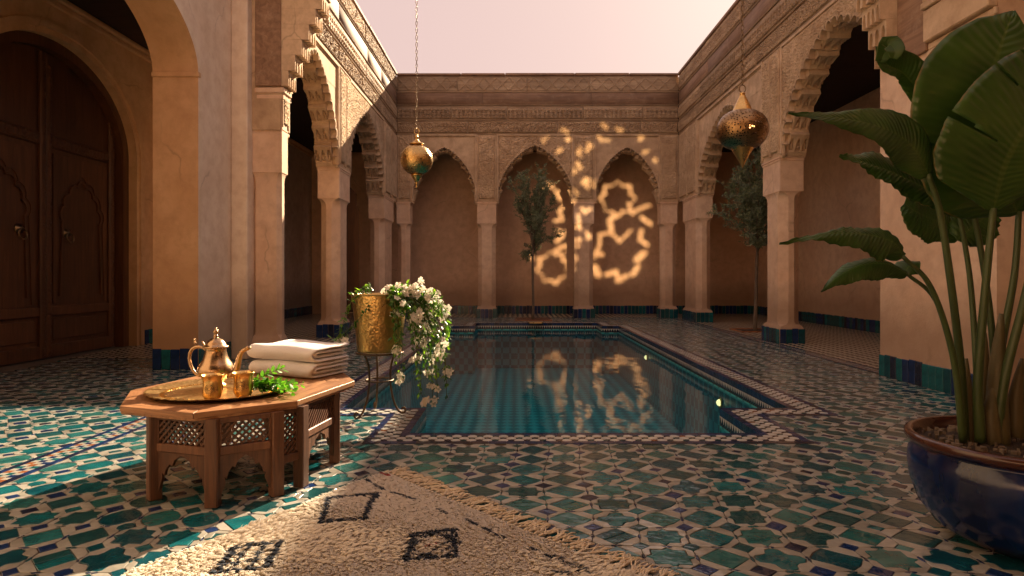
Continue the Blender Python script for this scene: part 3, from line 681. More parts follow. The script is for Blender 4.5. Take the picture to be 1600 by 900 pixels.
def put(mb, P, cx, cy, mi, rot=True):
    tx, ty = rr.gauss(0, .011), rr.gauss(0, .011); dz = rr.uniform(-.0012, .0008); n = len(P); mb.mi = mi
    top = [(p[0], p[1], dz+tx*(p[0]-cx)+ty*(p[1]-cy)) for p in P]; Q = inset(P, .0016)
    tin = [(p[0], p[1], dz+.0012+tx*(p[0]-cx)+ty*(p[1]-cy)) for p in Q]
    vs = [(p[0], p[1], -.009) for p in P]+top+tin
    tr = tessellate_polygon([[Vector((p[0], p[1], 0)) for p in Q]]); fs = []
    for t in tr:
        a, b, c = (Q[k] for k in t); s = (b[0]-a[0])*(c[1]-a[1])-(c[0]-a[0])*(b[1]-a[1])
        fs.append(tuple(2*n+k for k in (t if s > 0 else t[::-1])))
    fs += [(k, (k+1) % n, n+(k+1) % n, n+k) for k in range(n)]+[(n+k, n+(k+1) % n, 2*n+(k+1) % n, 2*n+k) for k in range(n)]
    mb.add(vs, fs)
for k, (s, P, mi, cx, cy) in enumerate(GOUT[:300]):
    m = MB(); put(m, P, cx, cy, 0); m.build('tile', ZM[mi], floor)
m = MB()
for (s, P, mi, cx, cy) in GOUT[300:]: put(m, P, cx, cy, mi)
tag(m.build('tile_field', ZM, floor), kind='stuff')
# pool border: bed, two navy runs, mosaic between
def run(poly, mid, wd, ln, nm, z, mat, parent):
    P = offset(poly, mid)
    for i in range(len(P)):
        a, b = Vector(P[i]), Vector(P[(i+1) % len(P)]); L = (b-a).length; horiz = abs(b.y-a.y) < 1e-6
        d = (b-a)/L; a2 = a-d*(wd/2 if horiz else -wd/2); L2 = L+(wd if horiz else -wd); n = max(1, round(L2/ln))
        for k in range(n):
            p0 = a2+d*(L2*k/n); p1 = a2+d*(L2*(k+1)/n); x0, x1 = sorted((p0.x, p1.x)); y0, y1 = sorted((p0.y, p1.y))
            if horiz: y0 -= wd/2; y1 += wd/2; x0 += .0015; x1 -= .0015
            else: x0 -= wd/2; x1 += wd/2; y0 += .0015; y1 -= .0015
            h = z+rr.uniform(-.0008, .0008)
            yield (x0, x1, y0, y1, h)
pool = tag(bpy.data.objects.new('pool', None), 'tiled swimming pool basin with stepped outline and mosaic border', None, kind='structure'); sc.collection.objects.link(pool)
bed = MB(); P1 = OUT; P2 = offset(OUT, 5*c_)
for i in range(len(OUT)):
    j = (i+1) % len(OUT); bed.add([(*P1[i], .0035), (*P1[j], .0035), (*P2[j], .0035), (*P2[i], .0035)], [(0,3,2,1)])
    bed.add([(*P2[i], .0035), (*P2[j], .0035), (*P2[j], -.009), (*P2[i], -.009)], [(0,1,2,3)])
bed.build('border_bed', M['grout'], pool)
rest = MB(); cnt = 0
allr = [(q, 'coping_tile') for q in run(OUT, .5*c_, c_-.003, .13, '', .0075, None, None)]+[(q, 'edge_tile') for q in run(OUT, 4.5*c_, c_-.003, .13, '', .0075, None, None)]
for (x0, x1, y0, y1, h), nm in allr:
    if (y0 < 7 or (x0 > 1.5 and y0 < 9)) and -3 < x0 < 4:
        o = MB().bbox(x0, x1, y0, y1, .003, h, .0025).build(nm, M['navy'] if rr.random() < .8 else M['black'], pool)
    else: rest.mi = 0 if rr.random() < .8 else 1; rest.box(x0, x1, y0, y1, .003, h)
tag(rest.build('border_tiles', [M['navy'], M['black']], pool), kind='stuff')
M['bone'] = glaze('white_glaze', (.46,.46,.43), (.60,.60,.56), .14)
mos = MB(); O1, O4 = offset(OUT, c_), offset(OUT, 4*c_); rows = 3
for i in range(-34, 50):
    for j in range(76, 292):
        x, y = (i+.5)*c_, (j+.5)*c_
        if not (in1(x, y, O4) and not in1(x, y, O1)): continue
        g = .0018; q = c_/2-g; z = .0072+rr.uniform(-.0008, .0008); k = (i+j) % 2
        col = rr.choice((0, 0, 0, 0, 5, 4, 4, 4)) if k else 2
        # corner triangles cream, central diamond coloured
        mos.mi = {0: 0, 5: 1, 4: 2, 2: 3}[col] if k else 3
        if k:
            r_ = q*1.0; mos.mi = {0: 0, 5: 1, 4: 2}[col]
            mos.add([(x-r_, y, z), (x, y-r_*.8, z), (x+r_, y, z), (x, y+r_*.8, z), (x-r_, y, .003), (x, y-r_*.8, .003), (x+r_, y, .003), (x, y+r_*.8, .003)],
                    [(0,1,2,3),(0,4,5,1),(1,5,6,2),(2,6,7,3),(3,7,4,0)])
        else:
            r_ = q*1.28; a = q*.42
            pts = [(x-r_, y-a), (x-a, y-r_), (x+a, y-r_), (x+r_, y-a), (x+r_, y+a), (x+a, y+r_), (x-a, y+r_), (x-r_, y+a)]
            mos.mi = 3; mos.prism(pts, .003, z, 'xy')
tag(mos.build('border_mosaic', [M['black'], M['rust'], TEALS[1], M['bone']], pool, fix=True), kind='stuff')
# pool walls and bottom
x = N('pool_mosaic'); mp = x.map((1,1,1), (0, 0, 0))
cb = x.n('TexChecker'); cb.inputs['Scale'].default_value = 1/.15; cb.inputs['Color1'].default_value = (.006,.22,.26,1); cb.inputs['Color2'].default_value = (.09,.60,.64,1)
mv = x.n('Mapping'); mv.inputs['Location'].default_value = (.013,.017,.021); mv.inputs['Rotation'].default_value = (0,0,R(45)); x.l(x.co.outputs['Object'], mv.inputs[0]); x.l(mv.outputs[0], cb.inputs[0])
x.col(x.mix(x.math('MULTIPLY', x.noise(3, 4), .5), cb.outputs[0], (.004,.14,.19))); x.set(Roughness=.3)
PM = x.m; m = MB()
for i in range(len(xs)-1):
    for j in range(len(ys)-1):
        if in1((xs[i]+xs[i+1])/2, (ys[j]+ys[j+1])/2, OUT):
            m.add([(xs[i],ys[j],-1.15),(xs[i+1],ys[j],-1.15),(xs[i+1],ys[j+1],-1.15),(xs[i],ys[j+1],-1.15)], [(0,1,2,3)])
m.build('pool_bottom', PM, pool)
m = MB()
for i in range(len(OUT)):
    a, b = OUT[i], OUT[(i+1) % len(OUT)]; m.add([(*a, -1.15), (*b, -1.15), (*b, -.15), (*a, -.15)], [(0,1,2,3)]); 
m.build('pool_wall', PM, pool)
m = MB()
for i in range(len(OUT)):                                # bed of the waterline band
    a, b = OUT[i], OUT[(i+1) % len(OUT)]; m.add([(*a, -.15), (*b, -.15), (*b, .0035), (*a, .0035)], [(0,1,2,3)])
m.build('waterline_bed', M['grout'], pool)
wl = MB()                                                # navy row, then a row of pointed cream and green pieces
for i in range(len(OUT)):
    a, b = Vector(OUT[i]), Vector(OUT[(i+1) % len(OUT)]); L = (b-a).length; d = (b-a)/L; nin = Vector((-d.y, d.x))*-1; nin = Vector((-d.y, d.x)); n = round(L/.116)
    for k in range(n):
        for (z0, z1, mt) in ((-.058, .0072, 0),):
            p, q = a+d*(L*k/n+.0015), a+d*(L*(k+1)/n-.0015); e = nin*(.006+rr.uniform(0, .001)); wl.mi = rr.choice((0, 0, 1))
            wl.add([(p.x,p.y,z0),(q.x,q.y,z0),(q.x,q.y,z1),(p.x,p.y,z1),(p.x+e.x,p.y+e.y,z0),(q.x+e.x,q.y+e.y,z0),(q.x+e.x,q.y+e.y,z1),(p.x+e.x,p.y+e.y,z1)],
                   [(4,5,6,7),(0,4,7,3),(1,2,6,5),(0,1,5,4),(3,7,6,2)])
    n = round(L/.058)
    for k in range(n):
        cpt = a+d*(L*(k+.5)/n); hw = L/n/2-.001
        for (sh, mt, dz) in ((((-1,-.5),(0,-1),(1,-.5),(0,1)), rr.choice((1, 1, 2)), -.105), (((-1,1),(-1,-.3),(-.08,1)), 3, -.105), (((1,1),(.08,1),(1,-.3)), 3, -.105)):
            e = nin*(.005+rr.uniform(0, .001)); wl.mi = {1: 1, 2: 2, 3: 3}[mt]; f = [(cpt+d*(s_[0]*hw), dz+s_[1]*.042) for s_ in sh]; nn_ = len(f)
            wl.add([(p.x+e.x, p.y+e.y, z) for p, z in f]+[(p.x, p.y, z) for p, z in f], [tuple(range(nn_))]+[(q, (q+1) % nn_, nn_+(q+1) % nn_, nn_+q) for q in range(nn_)])
tag(wl.build('waterline_tiles', [M['navy'], M['black'], TEALS[1], M['bone']], pool, fix=False), kind='stuff')
# water
x = N('water'); x.t.nodes.remove(x.b)
n1 = x.noise(2.2, 3, .55, x.map((1, .5, 1)), .3); n2 = x.noise(9, 3, .5, x.map((1, .35, 1)))
bp = x.n('Bump'); bp.inputs['Strength'].default_value = .10; bp.inputs['Distance'].default_value = .05; x.l(x.math('ADD', n1, x.math('MULTIPLY', n2, .34)), bp.inputs['Height'])
fr = x.n('Fresnel'); fr.inputs[0].default_value = 1.33; x.l(bp.outputs[0], fr.inputs[1])
gs = x.n('BsdfGlossy'); gs.inputs['Roughness'].default_value = .015; x.l(bp.outputs[0], gs.inputs['Normal'])
tp = x.n('BsdfTransparent'); tp.inputs[0].default_value = (.55,.95,1,1)
mx = x.n('MixShader'); x.l(fr.outputs[0], mx.inputs[0]); x.l(tp.outputs[0], mx.inputs[1]); x.l(gs.outputs[0], mx.inputs[2]); x.l(mx.outputs[0], x.out.inputs[0])
m = MB(); I_ = offset(OUT, -.004)
m.prism([tuple(p) for p in I_], WZ, WZ, 'xy')
m = MB(); tr = tessellate_polygon([[Vector((*p, 0)) for p in I_]])
m.add([(p[0], p[1], WZ) for p in I_], [tuple(t) for t in tr])
wat = m.build('water', x.m, None, fix=True)
if wat.data.polygons[0].normal.z < 0: wat.data.flip_normals()
tag(wat, 'still teal pool water reflecting the far arches', kind='structure')
# submerged lamps and spout
em = N('lamp_glow'); em.set(); em.b.inputs['Emission Color'].default_value = (1,.60,.24,1); em.b.inputs['Emission Strength'].default_value = .75; em.col((.9,.8,.6))
for Y_, lb in ((7.76, 'lit round pool lamp on the right pool wall, nearer one'), (12.1, 'lit round pool lamp on the right pool wall, farther small one')):
    t = thing('pool_lamp', lb, 'lamp', (43*c_-.004, Y_, -.33), 0, 'lamps in the pool wall')
    a = MB().lathe([(.001, .0), (.07, 0), (.075, .008), (.066, .016), (.05, .014)], 24); a.v = [(-p[2], p[0], p[1]) for p in a.v]; a.build('lamp_ring', M['brass'], t, smooth=True)
    a = MB().lathe([(.042, .008), (.04, .022), (.032, .038), (.018, .047), (.001, .050)], 20, cap=False); a.v = [(-p[2], p[0], p[1]) for p in a.v]; a.build('lens', em.m, t, smooth=True)
t = thing('water_spout', 'low brass water spout at the far pool edge', 'spout', (.52, 16.43, 0))
MB().bbox(-.20, .20, -.10, .22, .009, .05, .01).build('spout_body', M['bronze'], t)
MB().bbox(-.16, .16, -.24, -.09, .012, .03, .005).build('spout_lip', M['brass'], t)
# thin double-line border bands near the two long galleries
for nm, x0 in (('left', -3.16), ('right', 4.47)):
    bb = MB().box(x0, x0+.22, 1.3, 18.3, -.009, .0035); o = bb.build('border_bed', M['grout'], floor)
    m = MB(); y = 1.31
    while y < 18.2:
        L = rr.uniform(.11, .13)
        for q in (0, .178): m.mi = rr.choice((0, 0, 1)); m.box(x0+q+.001, x0+q+.041, y, y+L-.003, .003, .0072+rr.uniform(-.0006, .0006))
        y += L
    k = 0; y = 1.31
    while y < 18.2:
        for r_ in range(3):
            m.mi = 2 if (k+r_) % 2 else rr.choice((0, 3, 4)); xx = x0+.0435+r_*.0445; m.box(xx, xx+.0425, y, y+.042, .003, .0068+rr.uniform(-.0006, .0006))
        y += .0445; k += 1
    tag(m.build('border_tiles', [M['navy'], M['black'], M['cream'], M['rust'], TEALS[0]], floor), kind='stuff')
# edging line where the gallery floors begin
# ------------------------------------------------------------------ tea table
TC = (-1.71, 4.09)
tb = thing('tea_table', 'low octagonal carved wooden table with lattice sides beside the pool', 'table', (*TC, .004))
half = [(-2.12,3.43), (-1.64,3.26), (-1.22,3.58), (-1.07,4.27)]
oct_ = [(x-TC[0], y-TC[1]) for x, y in half]; oct_ += [(-x, -y) for x, y in oct_]
def scaled(P, d): return inset(P, d)
TZ = .5
MB().prism(scaled(oct_, .006), .456, .47, 'xy').build('tabletop', M['tablewood'], tb, bevel=.003, fix=True)
inn = scaled(oct_, .17)
for i in range(8):
    j = (i+1) % 8; a, b, c, d = Vector(oct_[i]), Vector(oct_[j]), Vector(inn[j]), Vector(inn[i])
    e = (b-a).normalized()*.0008; ang = math.atan2(b.y-a.y, b.x-a.x); mid = (a+b)/2
    Rm = Matrix.Rotation(-(ang-PI/2), 2)                # board built along its own y so that the grain runs along it
    pts = [tuple(Rm @ (p-mid)) for p in (a+e, b-e, c-e*.6, d+e*.6)]
    o = MB().prism(pts, .4705, TZ, 'xy').build('border_board', M['tablewood'], tb, bevel=.004, fix=True)
    o.location = (mid.x, mid.y, 0); o.rotation_euler = (0, 0, ang-PI/2)
from mathutils.geometry import convex_hull_2d
def clipx(poly, x0, x1):
    def cl(P, s, xx):
        out = []
        for k in range(len(P)):
            p, q = P[k-1], P[k]; ip, iq = s*(p[0]-xx) >= 0, s*(q[0]-xx) >= 0
            if ip != iq: t = (xx-p[0])/(q[0]-p[0]); out.append((xx, p[1]+t*(q[1]-p[1])))
            if iq: out.append(q)
        return out
    return cl(cl(poly, 1, x0), -1, x1)
xa_, xb_ = min(p[0] for p in inn), max(p[0] for p in inn)
ib = scaled(inn, .0012)
for k in range(5):
    P = clipx(ib, xa_+(xb_-xa_)*k/5+.0008, xa_+(xb_-xa_)*(k+1)/5-.0008)
    if len(P) > 2: MB().prism(P, .4705, TZ-.001-rr.uniform(0, .001), 'xy').build('center_board', M['tablewood'], tb, bevel=.002, fix=True)
lh = [(-1.945,3.45), (-1.575,3.335), (-1.31,3.51), (-1.225,3.66), (-1.165,4.13)]
legs = [(x-TC[0], y-TC[1]) for x, y in lh]; legs += [(-x, -y) for x, y in legs]
nl = len(legs)
for i in range(nl):
    p0, p, p1 = Vector(legs[i-1]), Vector(legs[i]), Vector(legs[(i+1) % nl]); a = (p1-p0).angle_signed(Vector((1, 0)))
    m = MB(); s_ = .033
    m.loft([m.ch4(-s_, s_, -s_, s_, .006), m.ch4(-s_, s_, -s_, s_, .006), m.ch4(-s_, s_, -s_, s_, .006)], [0, .25, .457])
    o = m.build('leg', M['legwood'], tb); o.location = (*legs[i], 0); o.rotation_euler = (0, 0, a)
def lattice_face(a, b, narrow=False):
    a, b = Vector(a), Vector(b); d = (b-a); L = d.length; ang = math.atan2(d.y, d.x); g0 = .030; g1 = L-.030; zl = .205 if narrow else .305
    def place(o): o.location = (a.x, a.y, 0); o.rotation_euler = (0, 0, ang); return o
    place(MB().bbox(g0, g1, -.012, .014, .428, .455, .003).build('top_rail', M['legwood'], tb)); fr = place(MB().bbox(g0, g1, -.018, .02, zl-.045, zl, .004).build('rail', M['legwood'], tb))
    fs = MB().bbox(g0, g0+.012, -.010, .012, zl+.001, .427, .002).bbox(g1-.012, g1, -.010, .012, zl+.001, .427, .002).build('lattice_frame', M['legwood'], fr)
    x0, x1, z0, z1 = g0+.012, g1-.012, zl, .428; hh = z1-z0; m = MB(); sp = .036; t = .0056
    for sg, yy in ((1, -.004), (-1, .003)):
        for k in np.arange(x0-hh, x1+hh, sp):
            # line through (k,z0) with slope sg, clipped to the panel
            A = [k, z0] if sg > 0 else [k, z1]; B = [k+hh, z1] if sg > 0 else [k+hh, z0]
            if B[0] <= x0+.002 or A[0] >= x1-.002: continue
            if A[0] < x0: A[1] += sg*(x0-A[0]); A[0] = x0
            if B[0] > x1: B[1] -= sg*(B[0]-x1); B[0] = x1
            n_ = Vector((-sg, 1)).normalized()*t
            m.prism([(A[0]-n_.x, A[1]-n_.y), (B[0]-n_.x, B[1]-n_.y), (B[0]+n_.x, B[1]+n_.y), (A[0]+n_.x, A[1]+n_.y)], yy-.0035, yy+.0038)
    lt = m.build('lattice', M['legwood'], fr, fix=True)
    if not narrow:
        w_ = (g1-g0)/2; cx = (g0+g1)/2; zt = zl-.046; zb = .06
        cur = [(-w_+.012, zb), (-w_+.03, zb+.05), (-w_*.80, zb+.085), (-w_*.72, zb+.07), (-w_*.66, zb+.105), (-w_*.5, zb+.135), (-w_*.40, zb+.125), (-w_*.30, zb+.16), (0, zt-.012)]
        cur = cur+[(-x_, z_) for x_, z_ in cur[::-1][1:]]
        pts = [(-w_, zb-.02)]+cur+[(w_, zb-.02), (w_, zt), (-w_, zt)]
        pts = [(cx+x_, z_) for x_, z_ in pts]
        place(MB().prism(pts, -.009, .011).build('arched_apron', M['legwood'], tb, bevel=.002, fix=True))
for i in range(nl): lattice_face(legs[i], legs[(i+1) % nl], i in (2, 7))
# ------------------------------------------------------------------ tray, teapot, glasses, mint
TT = .504
tr_ = thing('tray', 'round engraved brass tray with beaded rim on the table', 'tray', (-1.775, 3.885, TT+.001))
def rimf(a, z): return 1+(.010*math.sin(a*44) if z > .012 else 0)
MB().lathe([(.001,.002),(.12,.002),(.125,.004),(.14,.004),(.145,.002),(.30,.002),(.305,.005),(.335,.006),(.345,.009),(.385,.020),(.405,.024),(.412,.027),(.418,.024),(.41,.018),(.385,.012),(.34,.0),(.001,0)], 176, fn=rimf, cap=False).build('dish', M['tray'], tr_, smooth=True, angle=60)
m = MB()
for k in range(72):
    a = 2*PI*k/72; q = Vector((math.cos(a), math.sin(a))); t2 = Vector((-q.y, q.x))
    P = [q*.312+t2*.008, q*.312-t2*.008, q*.334-t2*.006, q*.338, q*.334+t2*.006]; m.prism([tuple(p) for p in P][::-1], .0045, .0095, 'xy')
m.build('petal_border', M['tray'], tr_, fix=True)
tp_ = thing('teapot', 'ornate aged brass teapot with domed lid on the tray', 'teapot', (-1.885, 4.03, TT+.008))
prof = [(.001,0),(.058,0),(.062,.004),(.060,.010),(.048,.018),(.046,.026),(.060,.038),(.088,.060),(.104,.082),(.108,.100),(.104,.120),(.092,.142),(.078,.165),(.068,.190),(.062,.215),(.061,.232),(.066,.240)]
MB().lathe(prof, 56, fn=lambda a, z: 1+.006*math.cos(a*14)*(z < .15)).build('body', M['pot_brass'], tp_, smooth=True)
ld = MB().lathe([(.072,.240),(.076,.245),(.074,.250),(.062,.254),(.056,.268),(.045,.284),(.030,.296),(.016,.302),(.012,.308),(.018,.313),(.012,.319),(.008,.326),(.014,.333),(.017,.341),(.012,.349),(.006,.355),(.008,.361),(.001,.367)], 40).build('lid', M['pot_brass'], tp_, smooth=True)
def bez(P, n=20):
    P = [Vector(p) for p in P]; out = []
    for t in np.linspace(0, 1, n):
        Q = P[:]
        while len(Q) > 1: Q = [Q[k].lerp(Q[k+1], float(t)) for k in range(len(Q)-1)]
        out.append(Q[0])
    return out
sp = bez([(.085,0,.075),(.17,.0,.06),(.135,0,.19),(.165,0,.235),(.215,0,.235)], 22)
MB().tube(sp, [.028-.017*(k/21)**.7 for k in range(22)], 14).build('spout', M['pot_brass'], tp_, smooth=True)
MB().tube([(.195,0,.232),(.212,0,.240),(.232,0,.240)], [.011,.014,.006], 12).build('spout_tip', M['pot_brass'], tp_, smooth=True)
hd = bez([(-.062,0,.215),(-.085,0,.255),(-.16,0,.275),(-.225,0,.23),(-.185,0,.11),(-.14,0,.05),(-.09,0,.06)], 30)
MB().tube(hd, [.007+.004*math.sin(k/29*PI) for k in range(30)], 10).build('handle', M['pot_brass'], tp_, smooth=True)
MB().tube(bez([(-.135,0,.262),(-.15,0,.278),(-.135,0,.292),(-.148,0,.298)], 8), [.008,.007,.006,.005,.006,.007,.005,.002], 8).build('thumb_rest', M['pot_brass'], tp_, smooth=True)
MB().tube(bez([(-.062,0,.245),(-.085,0,.25),(-.08,0,.275),(-.095,0,.28)], 8), [.008,.008,.007,.006,.006,.006,.005,.003], 8).build('hinge', M['pot_brass'], tp_, smooth=True)
tp_.rotation_euler = (0, 0, R(-6))
for k, (x, y, lb) in enumerate(((-1.690, 3.575, 'engraved brass tea glass at the front edge of the tray, nearer the teapot handle side'), (-1.555, 3.66, 'engraved brass tea glass between the other glass and the mint'))):
    g = thing('tea_glass', lb, 'glass', (x, y, TT+.0035), 0, 'brass tea glasses on the tray')
    cup = MB().lathe([(.001,0),(.036,0),(.040,.004),(.038,.009),(.044,.016),(.051,.030),(.053,.045),(.051,.070),(.050,.100),(.053,.125),(.060,.142),(.062,.146),(.058,.145),(.050,.125),(.047,.10),(.048,.05),(.040,.02),(.001,.016)], 40, fn=lambda a, z: 1+.012*math.cos(a*9), cap=False)
    cup.build('cup', M['hammered' if 0 else 'brass'], g, smooth=True)
    m = MB()
    for a0 in (-1.5, .6, 2.7):                           # round engraved medallions
        for r_, w_ in ((.024, .003), (.016, .0025), (.008, .004)):
            pts = [Vector(((.0525)*math.cos(a0+(r_*math.cos(t))/.052), (.0525)*math.sin(a0+(r_*math.cos(t))/.052), .072+r_*math.sin(t))) for t in np.linspace(0, 2*PI, 21)]
            m.tube(pts, w_*.45, 6, cap=False)
    m.build('medallion', M['bronze'], g, smooth=True)
mint = thing('mint_sprigs', 'bunch of fresh green mint lying over the right rim of the tray', 'herb', (-1.40, 3.74, TT+.03))
M['mint'] = leafmat('mint_leaf', (.06,.20,.02), (.13,.36,.05), .35, .45, 30)
def leaf_blades(n, fn, fold=.25):
    """fn(k) -> (pos, dir, up, length, width); returns V,F for folded 6-point leaves"""
    V = []; F = []
    for k in range(n):
        p, d, u, L, W = fn(k); s = d.cross(u).normalized(); u = s.cross(d)
        b = len(V); pts = [p, p+d*L*.35+s*W*.5+u*W*fold, p+d*L*.72+s*W*.36+u*W*fold*.7, p+d*L-u*L*.08, p+d*L*.72-s*W*.36+u*W*fold*.7, p+d*L*.35-s*W*.5+u*W*fold, p+d*L*.4, p+d*L*.72]
        V += [tuple(q) for q in pts]; F += [(b,b+1,b+6),(b+1,b+2,b+7),(b+1,b+7,b+6),(b+2,b+3,b+7),(b+3,b+4,b+7),(b+4,b+5,b+7),(b+5,b+6,b+7),(b+5,b,b+6)]
    return np.array(V), np.array(F)
def rv(): v = Vector(rng.normal(size=3)); return v.normalized()
for k in range(9):                                       # each sprig: stem, with pairs of leaves
    a = rng.uniform(-.7, .7) + (0 if k % 3 else .9); st = Vector((-.20+rng.uniform(-.03,.03), rng.uniform(-.06,.02), -.012)); en_ = Vector((rng.uniform(-.02,.13), rng.uniform(-.08,.10), rng.uniform(0,.05)))
    if k == 4: en_ = Vector((.03, .02, .125))
    path = bez([st, st.lerp(en_, .5)+Vector((0, 0, .04)), en_], 9); m = MB().tube(path, .0022, 5)
    sg = m.build('sprig', M['mint'], mint, smooth=True)
    pts = []
    for q in range(3, 9):
        for s_ in (0, 1, 2): pts.append((path[q], (path[min(q+1, 8)]-path[q-1]).normalized(), q))
    def fn(i):
        p, t, q = pts[i]; o = t.orthogonal().normalized(); o.rotate(Matrix.Rotation(i*2.1+rng.uniform(-.4,.4), 3, t)); d = (o+t*.5+Vector((0,0,.3))).normalized()
        return p, d, (Vector((0,0,1))+rv()*.4), rng.uniform(.030,.052), rng.uniform(.024,.036)
    V, F = leaf_blades(len(pts), fn, -.12); V[:, 2] = np.maximum(V[:, 2], -.022); npmesh('leaves', V, F, M['mint'], parent=sg, smooth=True)
# ------------------------------------------------------------------ folded towels
x = N('terry_cloth'); x.col(x.mix(x.noise(90, 3), (.83,.81,.81), (.90,.89,.89))); x.set(Roughness=.95); x.b.inputs['Sheen Weight'].default_value = .4
p = x.bump(x.noise(160, 3, .8), .9, .006); x.bump(x.noise(14, 3), .4, .01, p); M['towel'] = x.m
def towel(label, z, seed, rz, wd=.60, dp=.36):
    t = thing('towel', label, 'towel', (-1.555, 4.60, z), rz, 'folded white towels'); th_ = .0245
    for k in range(2):                                   # an outer sheet folded over an inner one; the folds lie along the front
        h = .106 if k == 0 else .054; zc_ = .0535; yb = dp/2-.012*k; yf = -dp/2+.004+.024*k; rad = h/2-th_/2; path = []
        for q in np.linspace(0, 1, 9)[:-1]: path.append((yb+(yf+rad-yb)*q, zc_-rad))
        for a in np.linspace(-PI/2, -3*PI/2, 13): path.append((yf+rad+rad*math.cos(a)*1.15, zc_+rad*math.sin(a)))
        for q in np.linspace(0, 1, 9)[1:]: path.append((yf+rad+(yb-yf-rad)*q, zc_+rad))
        P = np.array(path); nn = normals2(P); hp = th_/2-.0008
        xs_ = np.linspace(-wd/2, wd/2, 34); rings = []
        for xi, x_ in enumerate(xs_):
            e = min(xi, len(xs_)-1-xi); f = .35 if e == 0 else .8 if e == 1 else 1; ring = []
            A = P+nn*hp*f; B = P-nn*hp*f
            m1 = P[:1]+np.array([[.009*f, 0]]); m2 = P[-1:]+np.array([[.009*f, 0]])
            sec = np.vstack([A, m2, B[::-1], m1])
            for (y_, z_) in sec:
                top = max(0, (z_-.03)/.06); wv = .0035*math.sin(x_*13+y_*9+seed)+.003*math.sin(y_*21-x_*5+seed*2)
                ring.append((x_+(.004*math.sin(y_*15+seed)+.010*math.sin(z_*60+seed+k)*(1 if x_ > 0 else .4))*(1 if abs(x_) > wd*.4 else 0), y_+.004*math.sin(x_*9+seed+z_*20), z_+wv*top*(1 if k == 0 else .3)))
            rings.append(ring)
        n = len(rings[0]); vs = [p for r_ in rings for p in r_]; fs = []
        for a in range(len(rings)-1):
            for b in range(n): fs.append((a*n+b, a*n+(b+1) % n, (a+1)*n+(b+1) % n, (a+1)*n+b))
        for base, fl_ in ((0, False), ((len(rings)-1)*n, True)):    # end caps as quads across the sheet
            L = len(P)
            for i in range(L-1):
                q = (base+i, base+i+1, base+2*L+1-1-i-1+0, base+2*L+1-1-i) ; q = (base+i, base+i+1, base+L+1+(L-1-(i+1)), base+L+1+(L-1-i)); fs.append(q if fl_ else q[::-1])
            fs.append((base+L-1, base+L, base+L+1)); fs.append((base+2*L, base+2*L+1, base))
        MB().add(vs, fs).build('fold', M['towel'], t, smooth=True, fix=True)
    return t
towel('thick white folded towel lying directly on the wooden table top', TT, 3, R(-27))
towel('thick white folded towel resting on top of the other towel', TT+.1085, 8, R(-25), .61, .355)
# ------------------------------------------------------------------ plant stand, brass planter, jasmine
SX, SY = -1.165, 5.50
st = thing('plant_stand', 'curved wrought iron plant stand with scroll feet at the pool corner', 'plant stand', (SX, SY, .011))
for k, a in enumerate((R(-128), R(8), R(112))):
    q = lambda r_, z: (r_*math.cos(a), r_*math.sin(a), z)
    path = bez([q(.17,.535), q(.10,.46), q(.08,.30), q(.12,.10), q(.18,.02), q(.235,.012)], 26)
    cen = (.243, .040); path += [Vector(q(cen[0]+.028*(1-t*.12)*math.sin(t*1.0), cen[1]-.028*(1-t*.12)*math.cos(t*1.0))) for t in np.linspace(.1, 4.6, 16)]
    if k == 1: path = [Vector((p.x*.82, p.y*.82, p.z)) for p in path]
    MB().tube(path, .0095, 8, 1.).build('leg', M['iron'], st, smooth=True)
for r_, z, tt in ((.115, .30, .007), (.195, .536, .009)):
    MB().tube([(r_*math.cos(t), r_*math.sin(t), z) for t in np.linspace(0, 2*PI, 41)], tt, 8, cap=False).build('ring', M['iron'], st, smooth=True)
pl = thing('planter', 'tapered hammered brass planter standing on the iron stand', 'planter', (SX, SY, .5575))
MB().lathe([(.001,0),(.178,0),(.185,.006),(.188,.03),(.205,.20),(.226,.40),(.238,.478),(.248,.484),(.250,.492),(.244,.497),(.236,.492),(.225,.44),(.21,.41),(.001,.41)], 72, cap=False).build('pot', M['hammered'], pl, smooth=True, angle=50)
x = N('soil'); x.col(x.mix(x.noise(30, 4), (.02,.012,.008), (.055,.035,.022))); x.set(Roughness=.95); x.bump(x.noise(40, 4), 1, .02); M['soil'] = x.m
MB().lathe([(.001,.43),(.1,.435),(.218,.42)], 30, cap=False).build('soil', M['soil'], pl, smooth=True)
M['jas'] = leafmat('jasmine_leaf', (.03,.085,.015), (.075,.19,.03), .4, .35, 20); M['jas2'] = leafmat('young_leaf', (.10,.22,.03), (.20,.34,.06), .5, .4, 20)
x = N('petal'); x.col((.82,.76,.66)); x.set(Roughness=.6); x.b.inputs['Subsurface Weight'].default_value = .0
tr2 = x.n('BsdfTranslucent'); tr2.inputs[0].default_value = (.85,.8,.68,1); mx = x.n('MixShader'); mx.inputs[0].default_value = .35
x.l(x.b.outputs[0], mx.inputs[1]); x.l(tr2.outputs[0], mx.inputs[2]); x.l(mx.outputs[0], x.out.inputs[0]); M['petal'] = x.m
x = N('stem'); x.col((.10,.11,.03)); x.set(Roughness=.6); M['stem'] = x.m
ja = thing('jasmine', 'white flowering jasmine cascading over the right side of the brass planter', 'plant', (SX, SY, .985))
vines = []
